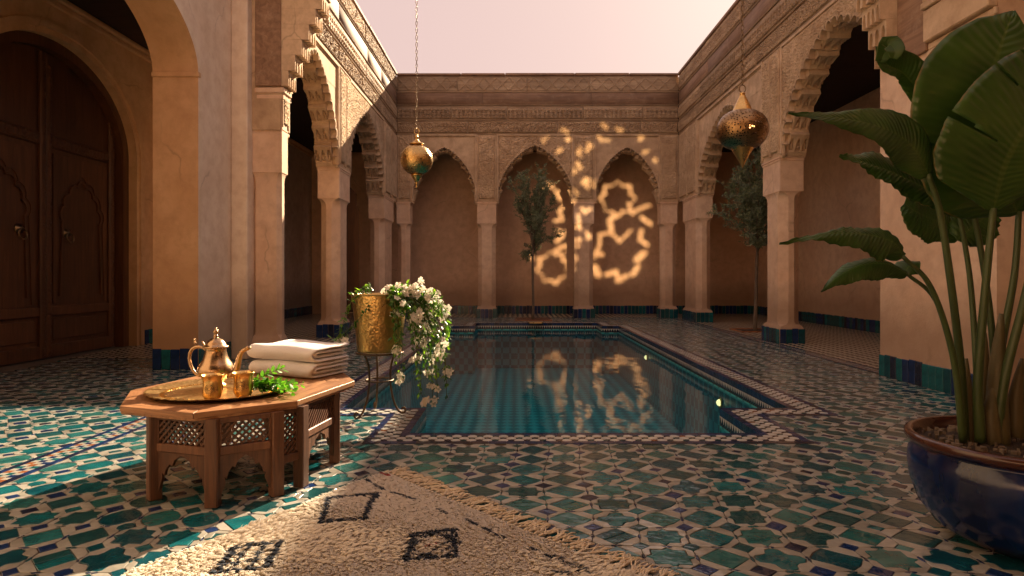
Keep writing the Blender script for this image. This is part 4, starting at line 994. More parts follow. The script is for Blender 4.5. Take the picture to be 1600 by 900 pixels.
for k in range(52):
    a = rng.uniform(-1.25, .9); r0 = rng.uniform(.02, .18); s0 = Vector((.05+r0*math.cos(a), r0*math.sin(a), .0))
    out = rng.uniform(.10, .42)*(1 if abs(a+.3) < 1.1 else .6); drop = rng.uniform(.05, .85)*(max(0, math.cos(a+.25)))**.7; 
    if k < 14: drop = rng.uniform(-.12, .08); out = rng.uniform(.0, .3)
    e = Vector(((.22+out)*math.cos(a)*1.0+.05, (.20+out*.6)*math.sin(a), -drop)); topz = rng.uniform(.08, .20)
    if e.x > .58: e.x = .58
    vines.append(bez([s0, s0+Vector((0, 0, topz)), Vector((e.x*.85, e.y*.9, topz)), Vector((e.x*1.02, e.y, -drop*.5)), e], 16))
for (e) in ((.62,-.10,-.58), (.50,-.16,-.72), (.42,-.2,-.83), (.50,-.05,-.60), (-.30,-.30,-.30)):
    e = Vector(e); vines.append(bez([(0,0,0), (e.x*.6, e.y, .2), (e.x*.8, e.y, -.1), (e.x*.7, e.y, e.z*.7), e], 18))
vines.append(bez([(-.05,-.1,0), (-.02,-.22,.10), (-.02,-.27,-.05), (-.10,-.28,-.22), (-.24,-.27,-.20), (-.28,-.28,-.27), (-.24,-.3,-.36)], 18))
vines += [bez([(-.02,0,0), (-.12,-.05,.12), (-.16,-.1,.10), (-.2,-.12,.06)], 12), bez([(-.05,0,0), (-.1,-.05,.16), (-.02,-.1,.15), (-.14,-.12,.10)], 12)]
m = MB()
for vn in vines: m.tube(vn, .0028, 5)
m.build('vines', M['stem'], ja, smooth=True)
sites = [(p, (vn[min(i+1, len(vn)-1)]-vn[i-1]).normalized()) for vn in vines for i, p in enumerate(vn) if i > 2]
def fn(k):
    p, t = sites[k % len(sites)]; d = (rv()+Vector((0,-.1,-.35))+t*.5).normalized(); return p+rv()*rng.uniform(0,.03), d, Vector((0,0,1))+rv()*.5, rng.uniform(.030,.060), rng.uniform(.016,.028)
V, F = leaf_blades(len(sites)*3, fn, -.1); mi = (rng.random(len(sites)*3) < .28).repeat(8).astype(int)
tag(npmesh('leaves', V, F, [M['jas'], M['jas2']], mi, ja, True), kind='stuff')
fl_me = []
for q in range(4):
    m = MB()
    for k in range(6 if q % 2 else 5):
        a = 2*PI*k/(6 if q % 2 else 5)+.2*q; L = rng.uniform(.024,.030); W = .0085; c0 = Vector((math.cos(a), math.sin(a), 0)); s0 = Vector((-c0.y, c0.x, 0))
        curl = rng.uniform(-.005, .006)
        m.add([c0*.002, c0*L*.45+s0*W+Vector((0,0,.004)), c0*L*.8+s0*W*.7+Vector((0,0,.003+curl)), c0*L+Vector((0,0,curl)), c0*L*.8-s0*W*.7+Vector((0,0,.003+curl)), c0*L*.45-s0*W+Vector((0,0,.004)), c0*L*.5], [(0,1,6),(1,2,6),(2,3,6),(3,4,6),(4,5,6),(5,0,6)])
    m.tube([(0,0,-.018),(0,0,-.002)], [.0015,.0025], 5)
    me = bpy.data.meshes.new('flower'); me.from_pydata(m.v, [], m.f); me.materials.append(M['petal']); me.shade_smooth(); fl_me.append(me)
cand = [s for s in sites]; rng.shuffle(cand)
placed = 0
def flower(p, d, s=1.):
    o = link('flower', fl_me[rng.integers(4)], ja); o.location = p; o.rotation_euler = d.to_track_quat('Z', 'Y').to_euler(); o.scale = (s,)*3
cl = [c for c in cand][:52]
for p, t in cl:
    for q in range(rng.integers(2, 7)):
        d = (Vector((rng.normal()*.6, -1+rng.normal()*.4, .35+rng.normal()*.5))).normalized(); flower(Vector(p)+rv()*.035+d*.02, d, rng.uniform(1.1, 1.6))
for p in ((.62,-.12,-.60), (.59,-.13,-.57), (.50,-.18,-.73), (.47,-.17,-.70), (.40,-.2,-.83), (.43,-.22,-.80), (-.26,-.31,-.37), (-.24,-.32,-.36), (.36,-.08,.18), (.42,-.06,.02)):
    for q in range(2): flower(Vector(p)+rv()*.02, Vector((rng.normal()*.5, -1, .3+rng.normal()*.4)).normalized(), 1.2)
# ------------------------------------------------------------------ hanging lanterns
def chain(t, z0, z1, L=.05, wr=.0035, wl=.013):
    m = MB(); z = z0; k = 0; seg = 10
    while z < z1:
        pts = []
        for a in np.linspace(0, 2*PI, seg+1):
            s_ = wl*math.cos(a); q = (L/2)*math.sin(a); pts.append((s_, 0, z+L/2+q) if k % 2 else (0, s_, z+L/2+q))
        m.tube(pts, wr, 5, cap=False); z += L-2.4*wr; k += 1
    return m.build('chain', M['bronze'], t, smooth=True)
wire = MB().tube([(XL, 7.5, 6.85), (XR, 7.5, 6.85)], .006, 6).build('cable', M['iron']); tag(wire, 'thin steel cable spanning the court above the round brass lantern', 'cable')
l1p = at(651, 250, 7.5)
l1 = thing('lantern', 'round polished brass lantern hanging on the left over the pool', 'lantern', l1p, 0, 'hanging brass lanterns'); S = .19
# brass with fine engraving
x = N('engraved_lantern'); v = x.n('TexVoronoi', feature='F1'); v.inputs['Scale'].default_value = 60; x.l(x.co.outputs['Object'], v.inputs['Vector'])
x.col(x.mix(x.noise(10, 4), (.66,.44,.18), (.42,.27,.10))); x.set(Metallic=1.); x.l(x.math('ADD', x.math('MULTIPLY', x.noise(30, 4), .3), .14), x.b.inputs['Roughness'])
pp = x.bump(v.outputs[0], .5, .006); x.bump(x.noise(25, 4), .3, .006, pp); M['lant'] = x.m
MB().lathe([(S*math.sin(a)*1.0, -S*.95*math.cos(a)) for a in np.linspace(.30, PI-.28, 34)], 56).build('globe', M['lant'], l1, smooth=True)
MB().lathe([(.055,.172),(.085,.180),(.088,.188),(.075,.196),(.045,.205),(.035,.222),(.022,.232),(.014,.245),(.022,.256),(.026,.268),(.018,.280),(.010,.292),(.012,.300),(.001,.304)], 32).build('cap', M['brass'], l1, smooth=True)
MB().lathe([(.001,-.335),(.006,-.325),(.010,-.305),(.006,-.295),(.012,-.285),(.016,-.275),(.010,-.262),(.022,-.25),(.050,-.215),(.062,-.188),(.070,-.180),(.066,-.172),(.05,-.168)], 32).build('finial', M['brass'], l1, smooth=True)
MB().tube([(.028*math.cos(t), 0, .335+.034*math.sin(t)) for t in np.linspace(0, 2*PI, 25)], .0045, 8, cap=False).build('ring', M['brass'], l1, smooth=True)
chain(l1, .37, 6.85-l1p.z)
LX, LYd, LZ = at(1160, 203, 6.0)
l2 = thing('lantern', 'lit pierced bulbous brass lantern with conical ends hanging near the right arcade', 'lantern', (LX, LYd, LZ), 0, 'hanging brass lanterns')
x = N('pierced_brass'); v = x.n('TexVoronoi', feature='F1'); v.inputs['Scale'].default_value = 50; v.inputs['Randomness'].default_value = .55; x.l(x.co.outputs['Object'], v.inputs['Vector'])
x.col(x.mix(x.noise(8, 4), (.40,.25,.12), (.20,.12,.06))); x.set(Metallic=1.); x.l(x.math('ADD', x.math('MULTIPLY', x.noise(30, 4), .3), .18), x.b.inputs['Roughness'])
hole = x.math('LESS_THAN', v.outputs[0], .33); x.bump(v.outputs[0], .5, -.004)
tp2 = x.n('BsdfTransparent'); mx = x.n('MixShader'); x.l(hole, mx.inputs[0]); x.l(x.b.outputs[0], mx.inputs[1]); x.l(tp2.outputs[0], mx.inputs[2]); x.l(mx.outputs[0], x.out.inputs[0]); M['pierced'] = x.m
g = MB().lathe([((.235*abs(math.sin(a))**.82), -.188*math.cos(a)) for a in np.linspace(.36, PI-.36, 30)], 64, cap=False)
keep = []
for f in g.f:                                            # back left open so the added spot's beam gets out
    c = sum((Vector(g.v[i]) for i in f), Vector())/len(f)
    keep.append(not (c.y > .155 and abs(c.x) < .115 and abs(c.z) < .105))
g.f = [f for f, k in zip(g.f, keep) if k]; g.m = [0]*len(g.f)
gl2 = g.build('globe', M['pierced'], l2, smooth=True)
MB().lathe([(.094,.150),(.108,.158),(.105,.168),(.092,.172),(.088,.178),(.075,.215),(.05,.27),(.03,.312),(.022,.330),(.028,.338),(.018,.350),(.001,.356)], 40).build('cap', M['brass'], l2, smooth=True)
MB().lathe([(.001,-.362),(.004,-.352),(.03,-.30),(.06,-.245),(.09,-.195),(.100,-.176),(.106,-.168),(.10,-.156),(.09,-.150)], 40).build('finial', M['brass'], l2, smooth=True)
MB().tube([(.030*math.cos(t), 0, .385+.036*math.sin(t)) for t in np.linspace(0, 2*PI, 25)], .005, 8, cap=False).build('ring', M['bronze'], l2, smooth=True)
chain(l2, .42, 7.0-LZ, .056, .004, .015)
w2 = MB().tube([(XL, 6, 7.0), (XR, 6, 7.0)], .006, 6).build('cable', M['iron']); tag(w2, 'thin steel cable spanning the court above the pierced conical lantern', 'cable')
b = MB().lathe([(.001,-.03),(.018,-.02),(.024,0),(.018,.02),(.001,.03)], 16); b.v = [(p[0]+.04, p[1]-.13, p[2]-.0) for p in b.v]
emb = N('bulb_glow'); emb.b.inputs['Emission Color'].default_value = (1,.42,.12,1); emb.b.inputs['Emission Strength'].default_value = 2.2; b.build('bulb', emb.m, l2, smooth=True)
x = N('gobo_black'); x.col((.01,.008,.006)); x.set(Roughness=.9); M['gobo_black'] = x.m
# spot and star gobo added inside the lantern just to throw the wall pattern
PY = .2
pw = .098; m = MB(); cs = .00042
gx0, gx1, gz0, gz1 = -.024, .034, -.026, .064
nx, nz = int((gx1-gx0)/cs), int((gz1-gz0)/cs)
GX, GZ = np.meshgrid(gx0+(np.arange(nx)+.5)*cs, gz0+(np.arange(nz)+.5)*cs)
def topx(D):
    Yw = LYd+D; X = LX+GX*D/PY; Z = LZ+GZ*D/PY; return 805+X/Yw*1000, 432+(H-Z)/Yw*1000
U, Vv = topx(20.6-LYd); U8, V8 = topx(18.5-LYd)
opn = np.zeros(GX.shape, bool)
def star(cu, cv, Rr, wdt, rot=0, a0=None, a1=None):
    global opn
    dx, dy = U-cu, Vv-cv; rho = np.hypot(dx, dy); th = np.arctan2(dy, dx)+rot; tri = np.abs(((th*8/(2*PI)) % 1)*2-1)
    r_ = Rr*(.76+.24*tri); k = np.abs(rho-r_) < wdt*(.8+.5*np.sin(th*3+cu))
    if a0 is not None: aa = (th-rot-a0) % (2*PI); k &= aa < (a1-a0)
    opn |= k
def seg(u0, v0, u1, v1, wdt):
    global opn
    t = np.clip(((U-u0)*(u1-u0)+(Vv-v0)*(v1-v0))/((u1-u0)**2+(v1-v0)**2), 0, 1); opn |= np.hypot(U-u0-t*(u1-u0), Vv-v0-t*(v1-v0)) < wdt
def blob(cu, cv, a, b_):
    global opn; a *= .78; b_ *= .82
    opn |= ((U8-cu+2.4*np.sin(V8*.45+cu))/a)**2+((V8-cv+2.2*np.sin(U8*.4+cv))/b_)**2 < .72+.28*np.sin(np.arctan2(V8-cv, U8-cu)*3+cu)
def K(x_, y_): return 800+x_/3.215, 180+y_/3.215
def zig(pts, wd_=3.4):
    wd_ *= .68
    for p, q in zip(pts, pts[1:]): seg(*K(*p), *K(*q), wd_)
star(*K(530, 420), 27.5, 2.4); star(*K(205, 765), 25.5, 2.4, .2)
zig([(585,445),(605,495),(640,470),(690,452)]); zig([(520,500),(490,532),(500,578)], 5.5); zig([(415,715),(440,650),(440,600),(480,592),(505,595),(540,635),(595,580)])
zig([(652,515),(697,548)], 4.5); zig([(650,580),(642,625),(680,652)], 4.5); zig([(662,695),(628,725)], 7); zig([(632,762),(606,800)], 5.5); zig([(475,802),(525,785),(532,835),(575,805)], 5); zig([(416,765),(432,800)], 7.5); zig([(420,690),(450,700)], 5)
zig([(140,375),(185,345),(205,362)], 4.5); zig([(226,385),(242,420)], 5.5); zig([(275,445),(235,482),(255,525),(215,530)]); zig([(292,520),(300,590)], 3.4); zig([(232,580),(256,600),(225,632)], 5); zig([(300,650),(250,662),(215,685)], 4.2); zig([(70,700),(100,720)], 4)
for (x_, y_, a, b_) in ((270,75,8,5),(285,125,7,6),(465,55,6,6),(540,70,9,5),(645,110,6,6),(440,122,8,5),(485,128,6,4),(385,160,6,10),(340,185,5,11),(335,250,5,9),(370,335,9,11),(412,350,4,8),(310,280,5,8),(365,480,12,6),(318,390,4,8),(670,185,9,5),(335,555,7,8),(385,610,7,9),(328,655,6,6),(715,230,5,6),(165,120,5,5),(235,175,6,5)): blob(*K(x_, y_), a, b_)
m = MB(); 
for j in range(nz):                                      # merge runs of closed cells into bars
    i = 0; row = opn[j]
    while i < nx:
        if row[i]: i += 1; continue
        k = i
        while k < nx and not row[k]: k += 1
        xa, xb, za, zb = gx0+i*cs, gx0+k*cs, gz0+j*cs, gz0+(j+1)*cs; m.add([(xa, PY, za), (xb, PY, za), (xb, PY, zb), (xa, PY, zb)], [(0,1,2,3)]); i = k
for (xa, xb, za, zb) in ((-pw, pw, -pw, gz0), (-pw, pw, gz1-.0002, pw), (-pw, gx0, gz0, gz1), (gx1-.0002, pw, gz0, gz1)): m.add([(xa, PY, za), (xb, PY, za), (xb, PY, zb), (xa, PY, zb)], [(0,1,2,3)])
m.build('added_star_gobo', M['gobo_black'], l2)
hs_ = MB().lathe([(.001, 0), (.018, .0), (.03, .03), (.137, .232)], 32, cap=False); hs_.v = [(p[0], p[2]-.03, p[1]) for p in hs_.v]; hs_.build('added_spot_shroud', M['gobo_black'], l2, smooth=True)  # added shroud, keeps the spot from showing through the pierced globe
spl = bpy.data.lights.new('added_pattern_spot', 'SPOT'); spo = bpy.data.objects.new('added_pattern_spot', spl); sc.collection.objects.link(spo)  # added spot, separate from the bulb, only for the star pattern
spl.energy = 3900; spl.color = (1, .66, .33); spl.shadow_soft_size = .0014; spl.spot_size = R(46); spl.spot_blend = .05
spo.location = (LX, LYd, LZ); spo.rotation_euler = (R(90), 0, 0); spo.rotation_euler = Vector((0.03, 1, .1)).to_track_quat('-Z', 'Y').to_euler()
# ------------------------------------------------------------------ olive trees
M['olive'] = leafmat('olive_leaf', (.12,.16,.105), (.29,.33,.23), .2, .45, 14); M['bark'] = wood('bark', (.10,.07,.05), (.17,.13,.095), (.24,.19,.14), 3, 2, .9)
def olive(label, x, y, zc, hx, hz, zt, n, seed, lean=0.):
    global rng
    rng = np.random.default_rng(seed); t = thing('olive_tree', label, 'tree', (x, y, -.009), 0, 'small olive trees in the court')
    tr0 = bez([(0,0,0), (.03,0,zt*.35), (-.03+lean,0,zt*.7), (lean,0,zt)], 12); trk = MB().tube(tr0, [.042-.016*k/11 for k in range(12)], 9).build('trunk', M['bark'], t, smooth=True)
    m = MB(); tw = []
    for k in range(26):
        a = rng.uniform(0, 2*PI); f = rng.uniform(0, 1)**.8; zz = zc+hz*(2*f-1)*.93; rad = hx*math.sqrt(max(.05, 1-((zz-zc)/hz)**2))*rng.uniform(.55, 1.05)
        if f > .5: rad *= .80
        e = Vector((lean+rad*math.cos(a), rad*math.sin(a), zz)); b0 = Vector((lean, 0, zt+(zz-zt)*.35-.08 if zz > zt else zt-.1))
        pth = bez([Vector((lean,0,zt-.15)), b0+Vector((0,0,.1)), b0.lerp(e, .6)+rv()*.1, e], 9); m.tube(pth, [.014-.0013*q for q in range(9)], 5)
        for q in range(3, 9):
            for r_ in range(3):
                d = (rv()*.8+(e-b0).normalized()*.8+Vector((0,0,.25))).normalized(); L = rng.uniform(.14, .34); pts = [pth[q], pth[q]+d*L*.5+rv()*.02, pth[q]+d*L-Vector((0,0,.02))]; m.tube(pts, .003, 3); tw.append((pts[0], pts[1], pts[2]))
    m.build('branches', M['bark'], trk, smooth=True)
    def fn(k):
        a, b_, c = tw[k % len(tw)]; f = rng.uniform(.15, 1.05); p = a.lerp(b_, f*2) if f < .5 else b_.lerp(c, f*2-1)
        return p, ((c-a).normalized()*.55+rv()).normalized(), rv(), rng.uniform(.055, .10), rng.uniform(.014, .023)
    V, F = leaf_blades(n, fn, .1); npmesh('crown', V, F, M['olive'], parent=t, smooth=True)
def pit(label, x0, x1, y0, y1):
    t = thing('planting_bed', label, 'planting bed', ((x0+x1)/2, (y0+y1)/2, .0)); a, b_ = (x1-x0)/2, (y1-y0)/2; m = MB()
    for q in ((-a, a, -b_, -b_+.05), (-a, a, b_-.05, b_), (-a, -a+.05, -b_+.05, b_-.05), (a-.05, a, -b_+.05, b_-.05)): m.bbox(*q, -.005, .03, .006)
    m.build('rim', M['rust'], t); MB().add([(-a+.05,-b_+.05,.012),(a-.05,-b_+.05,.012),(a-.05,b_-.05,.012),(-a+.05,b_-.05,.012)], [(0,1,2,3)]).build('soil', M['soil'], t)
olive('slim olive tree with grey-green crown before the middle far arch', .49, 17.75, 2.95, .86, 1.25, 1.95, 13000, 5)
pit('square planting bed round the olive tree before the middle arch', .0, 1.0, 17.35, 18.15)
olive('slim olive tree growing beside the right arcade column', 5.28, 14.1, 2.78, .92, 1.1, 1.82, 14000, 11, .06)
pit('square planting bed round the olive tree beside the right column', 4.85, 5.7, 13.7, 14.5)
rng = np.random.default_rng(99)
# ------------------------------------------------------------------ blue glazed pot and big-leaved plant
BX, BY = 2.30, 2.90
x = N('blue_glaze'); z = x.n('SeparateXYZ'); x.l(x.co.outputs['Object'], z.inputs[0])
nz_ = x.noise(3, 5, .6, x.map((1,1,.35)), .6); c = x.mix(x.ramp(nz_, [(.35, (0,0,0)), (.68, (1,1,1))]), (.003,.006,.036), (.008,.030,.14))
drip = x.math('ADD', z.outputs[2], x.math('MULTIPLY', x.noise(7, 3, .5, x.map((1,1,.15))), .10))
c = x.mix(x.ramp(drip, [(.0, (1,1,1)), (.05, (1,1,1)), (.12, (0,0,0)), (1, (0,0,0))]), c, (.05,.02,.018))
c = x.mix(x.ramp(drip, [(.0, (0,0,0)), (.455, (0,0,0)), (.475, (1,1,1))]), c, (.055,.018,.011))
x.col(c); x.l(x.math('ADD', x.math('MULTIPLY', x.noise(9, 4), .14), .10), x.b.inputs['Roughness']); x.b.inputs['Coat Weight'].default_value = .15; x.b.inputs['Coat Roughness'].default_value = .08; x.bump(x.noise(6, 3), .3, .02)
bp_ = thing('glazed_pot', 'large dark blue glazed pot with rust brown rim', 'pot', (BX, BY, .0))
MB().lathe([(.001,.0),(.245,.0),(.262,.01),(.345,.06),(.410,.15),(.442,.25),(.450,.33),(.446,.375),(.428,.405),(.425,.415),(.448,.425),(.462,.445),(.460,.465),(.442,.475),(.424,.465),(.410,.44),(.402,.40),(.001,.40)], 96, cap=False).build('pot_body', x.m, bp_, smooth=True)
MB().lathe([(.001 if k == 0 else .408*k/16, .425+.012*math.sin(k*2.3)) for k in range(17)], 56, cap=False, fn=lambda a, z: 1+.012*math.sin(a*9+z*900)).build('soil', M['soil'], bp_, smooth=True)
m = MB()
for k in range(170):                                     # crumbs and bark chips on the soil
    a, r_ = rng.uniform(0, 2*PI), .39*math.sqrt(rng.random()); s_ = rng.uniform(.006, .018); cx_, cy_ = r_*math.cos(a), r_*math.sin(a); q = rng.uniform(0, PI)
    P4 = [(cx_+s_*math.cos(q+t)*w_, cy_+s_*math.sin(q+t)*w_) for t, w_ in ((0, 1.2), (1.3, .6), (3.1, 1.1), (4.4, .7))]; m.prism(P4, .42, .437+rng.uniform(0, .012), 'xy')
tag(m.build('bark_chips', M['bark'], bp_, fix=True), kind='stuff')
x = N('big_leaf'); uv = x.n('UVMap'); uv.uv_map = 'uv'; sp_ = x.n('SeparateXYZ'); x.l(uv.outputs[0], sp_.inputs[0])
ps = x.math('SINE', x.math('ADD', x.math('MULTIPLY', sp_.outputs[0], 210), x.math('MULTIPLY', x.math('ABSOLUTE', x.math('SUBTRACT', sp_.outputs[1], .5)), -26)))
c = x.mix(x.ramp(x.noise(4, 4), [(.3, (0,0,0)), (.7, (1,1,1))]), (.025,.072,.013), (.066,.145,.026))
rib = x.ramp(x.math('ABSOLUTE', x.math('SUBTRACT', sp_.outputs[1], .5)), [(.0, (1,1,1)), (.015, (1,1,1)), (.03, (0,0,0))]); c = x.mix(x.math('MULTIPLY', rib, .7), c, (.10,.17,.04))
edge = x.ramp(x.math('ABSOLUTE', x.math('SUBTRACT', sp_.outputs[1], .5)), [(.485, (0,0,0)), (.495, (1,1,1))]); c = x.mix(x.math('MULTIPLY', edge, x.ramp(x.noise(12, 3), [(.4, (0,0,0)), (.6, (1,1,1))])), c, (.22,.15,.04))
c = x.mix(x.math('MULTIPLY', x.math('ADD', x.math('MULTIPLY', ps, .5), .5), .22), c, (.07,.13,.035))
x.col(c); x.set(Roughness=.30); x.bump(ps, .30, .003); trn = x.n('BsdfTranslucent'); x.l(x.mix(1., c, (1.5,1.8,.4), 'MULTIPLY'), trn.inputs[0]); mx = x.n('MixShader'); mx.inputs[0].default_value = .3
x.l(x.b.outputs[0], mx.inputs[1]); x.l(trn.outputs[0], mx.inputs[2]); x.l(mx.outputs[0], x.out.inputs[0]); M['bigleaf'] = x.m
x = N('petiole'); x.col(x.mix(x.noise(5, 4, .5, x.map((1,1,.3))), (.03,.055,.014), (.075,.105,.035))); x.set(Roughness=.4); M['petiole'] = x.m
x = N('sheath'); x.col(x.mix(x.noise(6, 5, .6, x.map((1,1,.2))), (.055,.07,.022), (.15,.10,.05))); x.set(Roughness=.5); M['sheath'] = x.m
bpn = thing('leafy_plant', 'tall plant with giant paddle leaves growing in the blue glazed pot', 'plant', (BX, BY, .42))
O = Vector((BX, BY, .42))
def W3(p): return at(*p)-O
def catmull(P, n=24):
    P = [Vector(p) for p in P]; P = [P[0]*2-P[1]]+P+[P[-1]*2-P[-2]]; out = []; m_ = len(P)-3
    for t in np.linspace(0, m_-1e-6, n):
        k = int(t); f = t-k; a, b_, c, d = P[k:k+4]
        out.append(.5*((2*b_)+(c-a)*f+(2*a-5*b_+4*c-d)*f*f+(3*b_-a-3*c+d)*f**3))
    return out
def bigleaf(mid, wl, wr, nrm, sag=.0, fold=.15, n=44, ripple=.01, tears=()):
    """mid: base..tip as (u,v,depth); wl,wr: widths along the leaf (metres, list); nrm: face direction"""
    P = catmull([W3(p) for p in mid], n); nrm = Vector(nrm).normalized(); m_ = 8; V = []; UV = []; F = []
    for i, p in enumerate(P):
        t = (P[min(i+1, n-1)]-P[max(i-1, 0)]).normalized(); s = t.cross(nrm).normalized(); nn = s.cross(t); f = i/(n-1)
        a = float(np.interp(f, np.linspace(0, 1, len(wl)), wl)); b_ = float(np.interp(f, np.linspace(0, 1, len(wr)), wr))
        for k in range(-m_, m_+1):
            q = k/m_; wd_ = b_ if q > 0 else a; rp = ripple*math.sin(i*1.9+abs(q)*2)*abs(q)+ripple*1.8*math.sin(i*.45+k*.3)*q*q
            off = s*q*wd_+nn*(fold*abs(q)*wd_-sag*q*q*wd_*1.2+rp)+t*(-abs(q)**1.5*.0+abs(q)*wd_*.18)
            V.append(tuple(p+off)); UV.append((f, .5+q*.5))
    w_ = 2*m_+1
    for i in range(n-1):
        for k in range(w_-1):
            if any(i == ti and (k < kk if sd < 0 else k >= w_-1-kk) for ti, sd, kk in tears): continue
            F.append((i*w_+k, i*w_+k+1, (i+1)*w_+k+1, (i+1)*w_+k))
    me = bpy.data.meshes.new('leaf'); me.from_pydata(V, [], F); me.materials.append(M['bigleaf']); uvl = me.uv_layers.new(name='uv')
    li = np.empty(len(me.loops), np.int32); me.loops.foreach_get('vertex_index', li); uvl.data.foreach_set('uv', np.array(UV)[li].astype(np.float32).ravel()); me.shade_smooth()
    o = link('leaf', me, bpn); md = o.modifiers.new('thickness', 'SOLIDIFY'); md.thickness = .0022
    return o
def stalk(pts, r0, r1, n=22, nm='stalk', mt='petiole', par=None):
    P = catmull([W3(p) for p in pts], n); return MB().tube(P, [r0+(r1-r0)*k/(n-1) for k in range(n)], 10).build(nm, M[mt], par or bpn, smooth=True)
def Wd(L, mx): return [mx*q for q in L]
full = [.04,.45,.78,.93,1,.98,.92,.82,.66,.45,.22,.01]
# 1 big upright bright leaf
bigleaf([(1590,335,3.05),(1565,270,3.0),(1545,190,2.95),(1553,110,2.9),(1583,17,2.95)], Wd([.1,.7,.95,1,1,1,.98,.92,.82,.64,.38,.02], .35), Wd([.1,.6,.85,.95,1,.98,.95,.88,.78,.6,.36,.02], .30), (-.15,-1,.12), .1, .12, ripple=.004)
stalk([(1548,690,3.05),(1562,560,3.05),(1585,430,3.07),(1592,330,3.05)], .020, .013)
# 2 big dark leaf to the right
bigleaf([(1552,330,2.85),(1572,255,2.8),(1612,185,2.78),(1668,120,2.85),(1740,70,2.95)], Wd([.12,.85,1,1,.97,.92,.84,.7,.5,.25,.01], .30), Wd([.1,.7,.95,1,1,.96,.88,.74,.55,.3,.01], .26), (-.1,-1,-.05), .12, .10, ripple=.003, n=96, tears=((30,-1,6),(31,-1,3),(52,-1,4),(62,-1,2),(40,1,4)))
stalk([(1532,690,2.95),(1528,600,2.93),(1537,480,2.9),(1552,325,2.85)], .024, .014)
# 3 long leaf reaching left
bigleaf([(1452,275,2.88),(1425,228,2.85),(1380,200,2.8),(1310,184,2.76),(1232,177,2.72)], Wd([.3,.75,1,.98,.85,.66,.5,.38,.26,.12,.01], .125), Wd([.2,.6,.92,1,.98,.8,.55,.34,.2,.1,.01], .14), (-.1,-.9,.35), .2, .05, ripple=.003)
stalk([(1508,690,3.0),(1500,560,2.97),(1480,400,2.92),(1466,320,2.9),(1450,272,2.88)], .020, .011)
# 4 pleated leaf below it
bigleaf([(1500,332,3.1),(1455,300,3.1),(1400,272,3.08),(1355,255,3.05),(1312,243,3.0)], Wd([.3,.8,1,1,.95,.8,.6,.4,.2,.05], .10), Wd([.3,.8,1,1,.95,.85,.65,.4,.2,.02], .16), (.1,-.8,.55), .3, .18, ripple=.005)
stalk([(1530,690,3.12),(1525,560,3.12),(1515,430,3.12),(1498,330,3.1)], .017, .010)
# 5 dark leaf at the back
bigleaf([(1500,372,3.35),(1475,352,3.35),(1450,340,3.33),(1430,330,3.3),(1413,318,3.3)], Wd([.3,.8,1,1,.9,.6,.2], .13), Wd([.3,.8,1,1,.9,.7,.3], .14), (.1,-.9,.3), .3, .2, ripple=.004)
bigleaf([(1495,375,3.3),(1525,350,3.3),(1550,330,3.3)], Wd([.3,.8,1,1,.9,.6,.2], .13), Wd([.3,.8,1,1,.9,.7,.3], .12), (.1,-.9,.3), .3, .2)
# 6 narrow rolled leaf
bigleaf([(1478,215,3.05),(1450,165,3.05),(1415,118,3.02),(1385,100,2.98),(1372,72,2.95)], Wd([.3,.8,1,.95,.8,.7,.5,.2], .05), Wd([.3,.8,1,1,.95,.8,.5,.15], .09), (-.55,-.8,.1), .2, .5, ripple=.004)
bigleaf([(1376,98,2.97),(1388,70,2.93),(1398,78,2.9),(1396,92,2.9)], Wd([.6,1,.9,.3], .045), Wd([.6,1,.9,.3], .04), (-.2,-1,.1), .1, .3, n=16, ripple=0)
stalk([(1560,690,3.1),(1548,500,3.12),(1520,330,3.1),(1477,212,3.05)], .018, .010)
# 7 low arched leaf
bigleaf([(1412,402,2.80),(1395,378,2.78),(1350,366,2.75),(1290,366,2.72),(1218,381,2.68)], Wd([.3,.8,1,.95,.8,.65,.45,.25,.12,.01], .10), Wd([.3,.8,1,1,.9,.65,.4,.25,.12,.01], .075), (-.1,-.8,.55), .35, .0, ripple=.005)
stalk([(1505,690,2.95),(1490,560,2.9),(1455,450,2.84),(1410,400,2.80)], .017, .009)
# 8 lowest leaf
bigleaf([(1418,428,2.86),(1385,412,2.85),(1345,415,2.83),(1310,432,2.82),(1283,456,2.80)], Wd([.3,.8,1,.95,.8,.6,.3,.01], .07), Wd([.3,.8,1,1,.9,.6,.3,.01], .05), (-.1,-.75,.6), .4, .0, ripple=.003)
bigleaf([(1412,428,2.87),(1422,415,2.88),(1437,408,2.9)], Wd([.3,1,1,.6,.05], .06), Wd([.3,1,1,.6,.05], .045), (.1,-.5,.85), .3, 0, n=16, ripple=.003)
stalk([(1507,690,2.98),(1492,570,2.94),(1462,470,2.9),(1416,427,2.87)], .013, .008)
# more stalks rising out of the frame at the right
for pts, r0 in (([(1556,690,2.98),(1570,590,2.96),(1598,480,2.94),(1640,300,2.95),(1680,150,3.0)], .024), ([(1575,690,3.1),(1600,600,3.1),(1640,480,3.1),(1700,330,3.1)], .022)): stalk(pts, r0, .012)
bigleaf([(1680,150,3.0),(1720,60,3.0),(1770,-60,3.05),(1800,-160,3.1)], Wd(full, .2), Wd(full, .2), (-.2,-1,.1), .1, .1)
bigleaf([(1700,330,3.1),(1760,260,3.15),(1830,200,3.2),(1900,190,3.3)], Wd(full, .17), Wd(full, .17), (-.2,-.9,.4), .2, .1)
# sheaths clasping the stem bases
for (u, v0, v1, r_) in ((1510,696,560,.036),(1535,698,520,.046),(1558,700,490,.048),(1586,702,560,.040),(1522,694,610,.036),(1548,706,600,.046),(1600,700,600,.038)):
    d = 2.98+rng.uniform(0, .12); P = catmull([W3((u+2, v0, d)), W3((u, (v0+v1)/2, d)), W3((u+(u-1540)*.15+4, v1, d))], 12)
    MB().tube(P, [r_*(1-.8*(k/11)**2.2) for k in range(12)], 10).build('sheath', M['sheath'], bpn, smooth=True)
